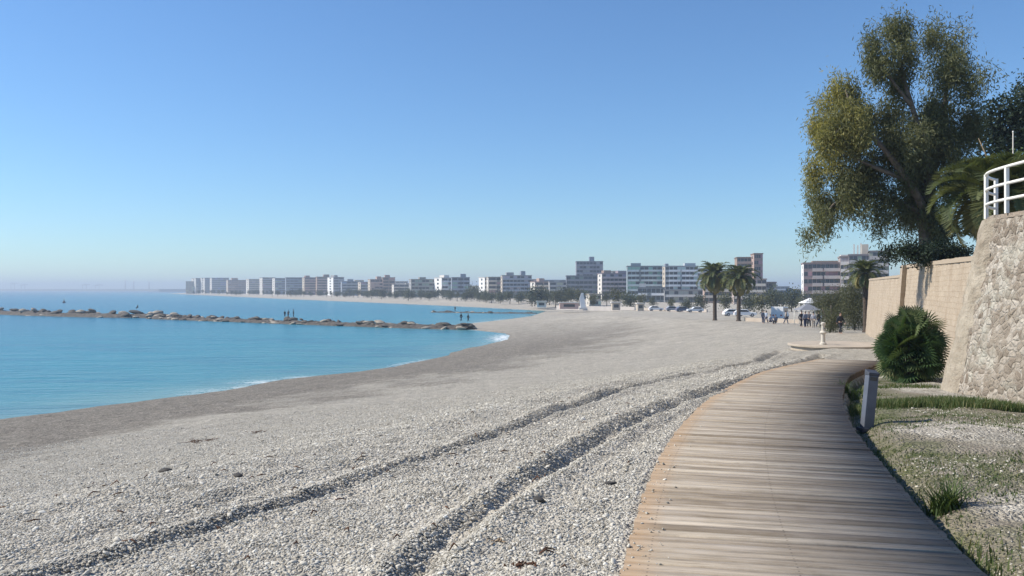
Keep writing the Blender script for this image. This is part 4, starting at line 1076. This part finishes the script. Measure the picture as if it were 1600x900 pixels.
# feathery tamarisks by the wall's far end
for (px, D, lst, n, lab) in [
    (1335, 82, [(1335,478,16,24,.5),(1342,455,12,18,.6),(1325,495,14,18,.4),(1340,500,12,16,.4),(1330,460,10,16,.6),(1347,480,8,28,.5)], 9000, 'tall feathery olive tamarisk leaning on the wall end'),
    (1308, 92, [(1308,470,16,16,.5),(1298,480,14,16,.4),(1315,485,14,18,.4),(1320,462,10,12,.6),(1290,470,10,10,.5)], 8000, 'greyish tamarisk left of the olive one beside the wall'),
    (1283, 100, [(1283,478,12,12,.4),(1275,470,9,9,.5),(1290,488,10,12,.35)], 4500, 'small dull tamarisk behind the group of strollers'),
    (1297, 74, [(1297,505,7,10,.4),(1303,500,6,9,.5)], 2200, 'low olive shrub right behind the foot shower')]:
    b_ = (PX(px, D), D, float(crest(D))-.1)
    hgt = PZ(470, D)-b_[2]
    leafy('tamarisk', b_, crown_at(D, b_, lst), n, .30, .045, 'leaf_olive', lab, 'tree', [([(0,0,0),(.1,0,hgt*.5),(.1,.1,hgt)], .10, .03), ([(.05,0,.3),(-.5,0,hgt*.6),(-.8,.1,hgt*.9)], .07, .02)], 'tamarisks by the wall end', .2)

# ------------------------------------------------------------------ monument, kiosk, sea wall, vehicles
D = 268.0; zg = float(crest(D))
mo = empty('monument', (PX(911, D), D, zg)); tag(mo, 'slender white monument standing at the back of the far beach', 'monument')
MB().box(-1.3, 1.3, -1, 1, 0, .6).build('plinth', paint(WHT), mo)
m = MB(); m.add([(-.8, -.5, .6), (.9, -.5, .6), (.9, .5, .6), (-.8, .5, .6), (-1.1, -.35, 3.4), (.35, -.35, 3.4), (.35, .35, 3.4), (-1.1, .35, 3.4), (-.55, -.15, 5.2), (.05, -.15, 5.2), (.05, .15, 5.2), (-.55, .15, 5.2)],
      [(3,2,1,0), (0,1,5,4), (1,2,6,5), (2,3,7,6), (3,0,4,7), (4,5,9,8), (5,6,10,9), (6,7,11,10), (7,4,8,11), (8,9,10,11)]); m.build('shaft', paint((.82, .81, .79)), mo)
# promenade parapets
def parapet(a, b, h, col, label):
    a = np.array(a); b = np.array(b); d = (b-a)/np.linalg.norm(b-a); n_ = np.array([-d[1], d[0]])*.2
    m = MB(); za = float(crest(a[1])); zb = float(crest(b[1]))
    q = [a-n_, b-n_, b+n_, a+n_]
    m.add([(p[0]-a[0], p[1]-a[1], z-za) for p, z in zip(q, (za-.5, zb-.5, zb-.5, za-.5))] + [(p[0]-a[0], p[1]-a[1], z-za+h) for p, z in zip(q, (za, zb, zb, za))],
          [(3,2,1,0), (4,5,6,7), (0,1,5,4), (1,2,6,5), (2,3,7,6), (3,0,4,7)])
    o = m.build('parapet_wall', paint(col)); o.location = (a[0], a[1], za); tag(o, label, 'wall')
parapet((PX(870, 285), 285), (PX(992, 262), 262), .9, (.58, .54, .5), 'low pale promenade wall behind the far beach, right of the groyne')
parapet((PX(996, 258), 258), (PX(1105, 225), 225), .7, (.50, .44, .38), 'low tan promenade wall below the grey terrace block')
parapet((PX(1165, 128), 128), (PX(1262, 108), 108), .5, (.40, .34, .28), 'low brown wall behind the strollers, right of the palms')
def kiosk(px, D, w, h, col, label):
    root = empty('kiosk', (PX(px, D), D, float(crest(D)))); tag(root, label, 'kiosk')
    MB().box(-w/2, w/2, -1.5, 1.5, 0, h).build('wall', paint(col), root)
    MB().box(-w/2-.3, w/2+.3, -2, 1.8, h+.003, h+.25).build('roof', paint(WHT), root)
    MB().box(-w*.3, w*.3, -1.56, -1.47, h*.35, h*.8).build('hatch', M['glass'], root)
kiosk(889, 275, 6.0, 1.9, (.60, .42, .36), 'low pinkish beach kiosk left of the white monument')
kiosk(846, 300, 3.2, 2.0, WHT, 'small white beach hut behind the far waterline')
kiosk(962, 258, 2.4, 2.2, CRM, 'small cream beach hut right of the monument')
kiosk(1000, 248, 1.8, 2.0, CRM, 'tiny cream hut before the olive trees')
def car(px, D, rz, col, label, van=False, group='vehicles parked behind the beach'):
    root = empty('van' if van else 'parked_car', (PX(px, D), D, float(crest(D))+.02), rz); tag(root, label, 'van' if van else 'car', group)
    L_, W_ = (4.9, 1.9) if van else (4.2, 1.7)
    pr = [(-.5, .35), (.5, .35), (.5, .75), (.46, .95), (.36, 1.15), (.30, 2.05), (-.48, 2.15), (-.5, 1.2)] if van else [(-.5, .3), (.5, .3), (.5, .62), (.46, .80), (.22, .88), (.08, 1.38), (-.30, 1.42), (-.46, .95), (-.5, .8)]
    def extr(poly, w0, sc_=1.0):
        n_ = len(poly); return [(x*L_, -w0, z) for x, z in poly] + [(x*L_, w0, z) for x, z in poly], [tuple(range(n_)), tuple(range(n_, 2*n_))[::-1]] + [(i, i+n_, (i+1) % n_+n_, (i+1) % n_) for i in range(n_)]
    MB().add(*extr(pr, W_/2)).build('body', paint(col, .35, .03), root, .06)
    wn = [(-.44, 1.30), (.30, 1.30), (.26, 1.95), (-.44, 1.98)] if van else [(-.40, .93), (.17, .93), (.06, 1.32), (-.28, 1.35)]
    MB().add(*extr(wn, W_/2+.012)).build('window', M['glass'], root)
    for sx in (-.31, .31):
        for sy in (-1, 1):
            w = MB().tube([(0, -.1, 0), (0, .1, 0)], .32, 16).build('wheel', M['tyre'], root); w.location = (sx*L_, sy*(W_/2-.06), .32)
            MB().tube([(0, sy*.085, 0), (0, sy*.115, 0)], .18, 12).build('rim', paint((.5, .5, .5), .4), w)
    for sy in (-.6, .6):
        MB().box(L_*.5-.02, L_*.5+.02, sy-.15, sy+.15, .62, .76).build('headlight', paint((.8, .8, .78), .3), root)
        MB().box(-L_*.5-.02, -L_*.5+.02, sy-.12, sy+.12, .7, .9).build('tail_light', paint((.4, .03, .03), .4), root)
car(1219, 136, R(62), (.80, .80, .79), 'white van parked in front of the dark tree clump', True)
car(1146, 172, R(4), (.82, .82, .81), 'white car between the two beach palms')
car(1164, 165, R(-8), (.80, .80, .80), 'white car right beside the right beach palm')
car(1025, 243, R(0), (.82, .82, .82), 'white car parked below the white-banded block')
car(1068, 228, R(5), (.12, .15, .22), 'dark blue car parked left of the beach palms')
car(1086, 222, R(180), (.70, .72, .74), 'silver car parked just left of the beach palms')
car(1052, 236, R(2), (.34, .36, .40), 'grey car parked between the white and dark blue cars')
# white and grey canopies by the strollers
def canopy(px, D, w, h, col, label):
    root = empty('canopy', (PX(px, D), D, float(crest(D)))); tag(root, label, 'canopy')
    for sx in (-1, 1):
        for sy in (-1, 1): MB().tube([(sx*w*.45, sy*w*.4, 0), (sx*w*.45, sy*w*.4, h)], .04, 6).build('pole', M['white_paint'], root)
    m = MB(); m.add([(-w/2, -w*.45, h), (w/2, -w*.45, h), (w/2, w*.45, h), (-w/2, w*.45, h), (0, 0, h+w*.28)], [(0,1,4), (1,2,4), (2,3,4), (3,0,4), (3,2,1,0)]); m.build('cloth', paint(col), root)
canopy(1266, 104, 2.3, 2.6, (.82, .82, .82), 'white peaked canopy above the strollers')
canopy(1262, 97, 2.6, 1.8, (.22, .23, .26), 'dark grey low canopy in front of the white one')

# ------------------------------------------------------------------ people
def skinned(name, V, E, rad, root_i, sub=1):
    me = bpy.data.meshes.new(name); me.from_pydata(V, E, []); o = bpy.data.objects.new(name, me); COL.objects.link(o)
    md = o.modifiers.new('Skin', 'SKIN'); md.use_smooth_shade = True
    for i, r in enumerate(rad):
        sv = me.skin_vertices[0].data[i]; sv.radius = r if hasattr(r, '__len__') else (r, r); sv.use_root = i == root_i
    s = o.modifiers.new('Sub', 'SUBSURF'); s.levels = sub; s.render_levels = sub
    dg = bpy.context.evaluated_depsgraph_get(); out = bpy.data.meshes.new_from_object(o.evaluated_get(dg))
    out.name = name; bpy.data.objects.remove(o); return out
POSES = {}
def pose_meshes(kind):
    if kind in POSES: return POSES[kind]
    hip = .92; st = {'walk': .24, 'stand': .03, 'stand_b': .05, 'sit': 0}[kind]; arm = {'walk': .22, 'stand': .03, 'stand_b': -.12, 'sit': .25}[kind]
    if kind == 'sit': hip = .42
    kn = lambda s, sgn: (s*.11, -.40, .46) if kind == 'sit' else (s*.10, -st*sgn*.55-.03, .50)
    an = lambda s, sgn: (s*.11, -.38, .07) if kind == 'sit' else (s*.10, -st*sgn*1.0+(.05 if sgn < 0 else 0), .08)
    to = lambda s, sgn: (s*.115, -.54, .04) if kind == 'sit' else (s*.11, an(s, sgn)[1]-.16, .045)
    z = hip-.92
    V = [(0, 0, hip), (0, .01, 1.12+z), (0, .01, 1.32+z), (0, 0, 1.46+z), (0, -.01, 1.53+z), (0, -.02, 1.62+z), (0, -.02, 1.72+z)]
    rad = [(.145, .11), (.135, .105), (.165, .11), (.075, .07), (.052, .055), (.078, .095), (.06, .075)]
    E = [(i, i+1) for i in range(6)]
    for s, sg in ((-1, 1), (1, -1)):
        b = len(V); V += [(s*.095, 0, hip-.06), kn(s, sg), an(s, sg), to(s, sg)]; rad += [.088, .058, .042, .032]; E += [(0, b), (b, b+1), (b+1, b+2), (b+2, b+3)]
        b = len(V); V += [(s*.185, .01, 1.40+z), (s*.235, arm*sg*.45+.02, 1.12+z), (s*.23, arm*sg-.08, .89+z), (s*.225, arm*sg-.11, .80+z)]; rad += [.062, .043, .034, .030]; E += [(2, b), (b, b+1), (b+1, b+2), (b+2, b+3)]
    body = skinned('body', V, E, rad, 0, 1)
    # clothes follow the same skeleton, a little fuller
    jv = [0, 1, 2, 3, 11, 12, 13] ; jv = [0, 1, 2, 3] + [11, 12, 13][:0]
    def sub_(ids, grow, cut=None):
        mp = {a: i for i, a in enumerate(ids)}; VV = [V[i] for i in ids]; EE = [(mp[a], mp[b]) for a, b in E if a in mp and b in mp]
        RR = [tuple((x+grow) for x in (rad[i] if hasattr(rad[i], '__len__') else (rad[i], rad[i]))) for i in ids]; return VV, EE, RR
    jacket = skinned('jacket', *sub_([0, 1, 2, 3, 11, 12, 13, 15+4-0, 20-0, 21-0][:4] + [11, 12, 13, 19, 20, 21], .022), 0, 1)
    trousers = skinned('trousers', *sub_([0, 7, 8, 9, 15, 16, 17], .020), 0, 1)
    hv, hf = ico(2); hv = hv*np.array([.088, .108, .10]) + np.array([0, .012, 1.69+z]); keepf = [f for f in hf if not (hv[f].mean(0)[1] < -.03 and hv[f].mean(0)[2] < 1.70+z)]
    hair = np_mesh('hair', hv, keepf, True)
    nv = MB().add([(-.014, -.105, 1.61+z), (.014, -.105, 1.61+z), (0, -.135, 1.61+z), (0, -.104, 1.66+z)], [(0,1,2), (0,2,3), (1,3,2), (0,3,1)]).mesh('nose')
    POSES[kind] = (body, jacket, trousers, hair); return POSES[kind]
def person(px, D, z, kind, top, leg, face, h, label, group=None):
    root = empty('person', (PX(px, D), D, z), R(face)); tag(root, label, 'person', group); root.scale = (h/1.78,)*3
    ms = pose_meshes(kind)
    for nm, me, mt in zip(('body', 'jacket', 'trousers', 'hair'), ms, (M['skin'], paint(top), paint(leg), M['hair'])):
        me = me.copy(); me.materials.clear(); me.materials.append(mt); link_mesh(nm, me, None, root)
BLK = (.02, .022, .028); NVY = (.03, .04, .08); JEA = (.07, .09, .14)
cz = SEA+1.45
person(445, 207, cz-.2, 'stand', BLK, NVY, 40, 1.62, 'leftmost and slimmest of three dark figures standing on the breakwater', 'people on the breakwater')
person(450.5, 207.5, cz-.25, 'stand', (.10, .10, .12), BLK, -20, 1.75, 'middle of three dark figures standing on the breakwater', 'people on the breakwater')
person(458.5, 206, cz-.1, 'stand_b', (.03, .06, .08), BLK, 100, 1.85, 'rightmost and bulkiest of three dark figures on the breakwater', 'people on the breakwater')
person(720.5, 172, SEA+1.55, 'walk', (.02, .05, .05), BLK, 60, 1.7, 'left of two dark figures walking at the root of the breakwater', 'people at the breakwater root')
person(731.5, 171, SEA+1.5, 'walk', (.02, .05, .06), BLK, 70, 1.62, 'right of two dark figures walking at the root of the breakwater', 'people at the breakwater root')
person(215, 247, SEA+2.35, 'sit', BLK, BLK, -30, 1.7, 'dark seated figure alone on the higher left breakwater')
person(711, 283, SEA+.7, 'stand', BLK, BLK, 0, 1.7, 'tiny dark figure standing on the far low groyne')
zc = lambda D: float(crest(D))-.03
person(1313, 69, zc(69), 'walk', BLK, BLK, 15, 1.75, 'dark-clothed walker alone in front of the olive shrubs by the wall')
for (px, D, kd, top, leg, fc, h, lab) in [
    (1192, 112, 'stand', (.12, .14, .18), JEA, 10, 1.7, 'person in grey jacket leftmost of the strollers, below the dark trees'),
    (1197, 110, 'walk', (.35, .40, .48), JEA, -60, 1.68, 'person in pale blue jacket at the left of the strollers'),
    (1204, 108, 'sit', (.30, .36, .46), NVY, 50, 1.7, 'seated person in blue beside the white van'),
    (1212, 106, 'sit', (.05, .06, .09), BLK, -40, 1.7, 'seated dark-clothed person in front of the white van'),
    (1228, 107, 'walk', (.30, .26, .22), JEA, 90, 1.7, 'person in tan jacket walking right of the white van'),
    (1252, 92, 'walk', (.05, .05, .06), BLK, 20, 1.75, 'person in black at the left of the canopy group'),
    (1258, 90, 'stand', (.22, .24, .30), NVY, 200, 1.72, 'person in slate jacket standing under the grey canopy'),
    (1264, 91, 'walk', (.10, .10, .12), BLK, -30, 1.7, 'person in charcoal in the middle of the canopy group'),
    (1271, 89, 'stand_b', (.40, .40, .44), (.35, .3, .25), 160, 1.66, 'person in pale grey top and tan trousers under the canopy'),
    (1279, 93, 'walk', (.03, .03, .04), NVY, 60, 1.74, 'dark-clothed person at the right of the canopy group')]:
    person(px, D, zc(D), kd, top, leg, fc, h, lab, 'strollers on the promenade')
# far swimmer's buoy
D = 500.0
bu = empty('buoy', (PX(100, D), D, SEA-.2)); tag(bu, 'tiny dark buoy afloat beyond the left breakwater', 'buoy')
MB().lathe([(.3, 0), (.8, .3), (.85, .8), (.4, 1.2), (.12, 1.9), (.1, 2.2)], 14).build('float', paint((.05, .06, .09)), bu)
MB().lathe([(.22, 2.2), (.22, 2.5), (.05, 2.6)], 10).build('lamp', paint((.3, .25, .1)), bu)

# ------------------------------------------------------------------ things lying on the beach
def clump(px, py, r, mat, label, name, cat, n=26):
    c = spot(px, py); root_z = gz(*c); m = MB()
    for q in range(n):
        a = rng.uniform(0, 6.28); d = r*rng.uniform(0, 1)**.6; x, y = d*1.5*math.cos(a), d*.7*math.sin(a); b = rng.uniform(0, 6.28); l = r*rng.uniform(.3, .7)
        m.tube([(x, y, .005), (x+l*.5*math.cos(b), y+l*.5*math.sin(b), min(.25*r, .05)*rng.uniform(.3, 1)), (x+l*math.cos(b+.5), y+l*math.sin(b+.5), .008)], [.005, .007, .003], 5)
    o = m.build(name, M[mat]); o.location = (c[0], c[1], root_z); tag(o, label, cat)
clump(322, 690, .42, 'weed', 'reddish-brown dried seaweed patch on the gravel above the left waterline', 'dried_seaweed', 'seaweed', 60)
clump(405, 676, .30, 'weed', 'smaller reddish seaweed patch right of the larger one', 'dried_seaweed', 'seaweed', 30)
clump(776, 848, .07, 'wood_drift', 'bits of tan driftwood beside the near wheel rut', 'driftwood', 'driftwood', 12)
clump(815, 886, .07, 'weed', 'small brown weed clump at the bottom edge beside the rut', 'dried_seaweed', 'seaweed', 20)
def lone_rock(px, py, r, mat, label):
    c = spot(px, py); o = link_mesh('beach_stone', ROCKS[rng.integers(0, 7)].copy()); o.data.materials.clear(); o.data.materials.append(M[mat])
    o.location = (c[0], c[1], gz(*c)+r*.2); o.scale = (r*1.2, r, r*.6); o.rotation_euler = (0, 0, rng.uniform(0, 6)); tag(o, label, 'stone')
lone_rock(257, 737, .085, 'dark_stone', 'dark stone alone on pale gravel left of the wheel ruts')
lone_rock(372, 745, .05, 'dark_stone', 'small dark stone near the faint left rut')
lone_rock(842, 782, .05, 'dark_stone', 'dark stone between the near rut and the boardwalk')
lone_rock(955, 757, .045, 'dark_stone', 'dark stone close to the left edge of the boardwalk')

m = MB()
for q in range(110):
    a = rng.uniform(R(-34), R(10)); d_ = 4.5*(24/4.5)**rng.uniform(0, 1); x, y = d_*math.sin(a), d_*math.cos(a)
    if path_off(np.array([x]), np.array([y]))[0][0] > -1.15: continue
    b = rng.uniform(0, 6.3); l = rng.uniform(.03, .13); z = gz(x, y)+.018
    m.tube([(x, y, z), (x+l*.5*math.cos(b), y+l*.5*math.sin(b), z+.014), (x+l*math.cos(b+.4), y+l*math.sin(b+.4), gz(x+l*math.cos(b+.4), y+l*math.sin(b+.4))+.014)], [.004, .007, .003], 5)
tag(m.build('beach_debris', M['weed']), kind='stuff')
# ------------------------------------------------------------------ air
HAZE = 0.00042
hz_o = MB().box(-6500, 5100, -420, 6450, -9.8, 46).build('haze')
g = G('haze_air')
g.nt.links.new(g.n('VolumePrincipled', {'Color': (.72, .84, 1.0, 1), 'Density': HAZE, 'Anisotropy': .15}), g.out.inputs[1])
hz_o.data.materials.append(g.mat); tag(hz_o, kind='stuff')

# ------------------------------------------------------------------ light, camera
EL, AZ = 42.0, -84.0
w = bpy.data.worlds.new('World'); sc.world = w; w.use_nodes = True
sky = w.node_tree.nodes.new('ShaderNodeTexSky'); sky.sky_type = 'NISHITA'; sky.sun_disc = False
sky.sun_elevation = R(EL); sky.sun_rotation = R(AZ); sky.altitude = 1500; sky.air_density = 1.3; sky.dust_density = 0.0; sky.ozone_density = 3.0
bg = w.node_tree.nodes['Background']; tint = w.node_tree.nodes.new('ShaderNodeMix'); tint.data_type = 'RGBA'; tint.blend_type = 'MULTIPLY'; tint.inputs[0].default_value = 1
tint.inputs[7].default_value = (.60, .80, 1.0, 1)
w.node_tree.links.new(sky.outputs[0], tint.inputs[6]); w.node_tree.links.new(tint.outputs[2], bg.inputs[0]); bg.inputs[1].default_value = .11
sl_ = bpy.data.lights.new('sun', 'SUN'); sl_.energy = 4.6; sl_.angle = R(.5); sl_.color = (1.0, .925, .80)
so = bpy.data.objects.new('sun', sl_); COL.objects.link(so)
sv = Vector((math.sin(R(AZ))*math.cos(R(EL)), math.cos(R(AZ))*math.cos(R(EL)), math.sin(R(EL)))); so.rotation_euler = sv.to_track_quat('Z', 'Y').to_euler(); so.location = sv*100
cam = bpy.data.cameras.new('camera'); co = bpy.data.objects.new('camera', cam); COL.objects.link(co); sc.camera = co
cam.sensor_width = 36; cam.lens = FPX/1600*36; cam.clip_start = .1; cam.clip_end = 20000
co.location = (0, 0, EYE); co.rotation_euler = (R(90)+math.atan2(HZ-450, FPX), 0, 0)
sc.view_settings.view_transform = 'Standard'; sc.view_settings.look = 'None'; sc.view_settings.gamma = 1; sc.view_settings.exposure = 0.4
cy = sc.cycles; cy.use_denoising = True; cy.volume_bounces = 0; cy.max_bounces = 6; cy.diffuse_bounces = 2; cy.transmission_bounces = 2; cy.use_adaptive_sampling = True
try: cy.denoiser = 'OPENIMAGEDENOISE'
except Exception: pass
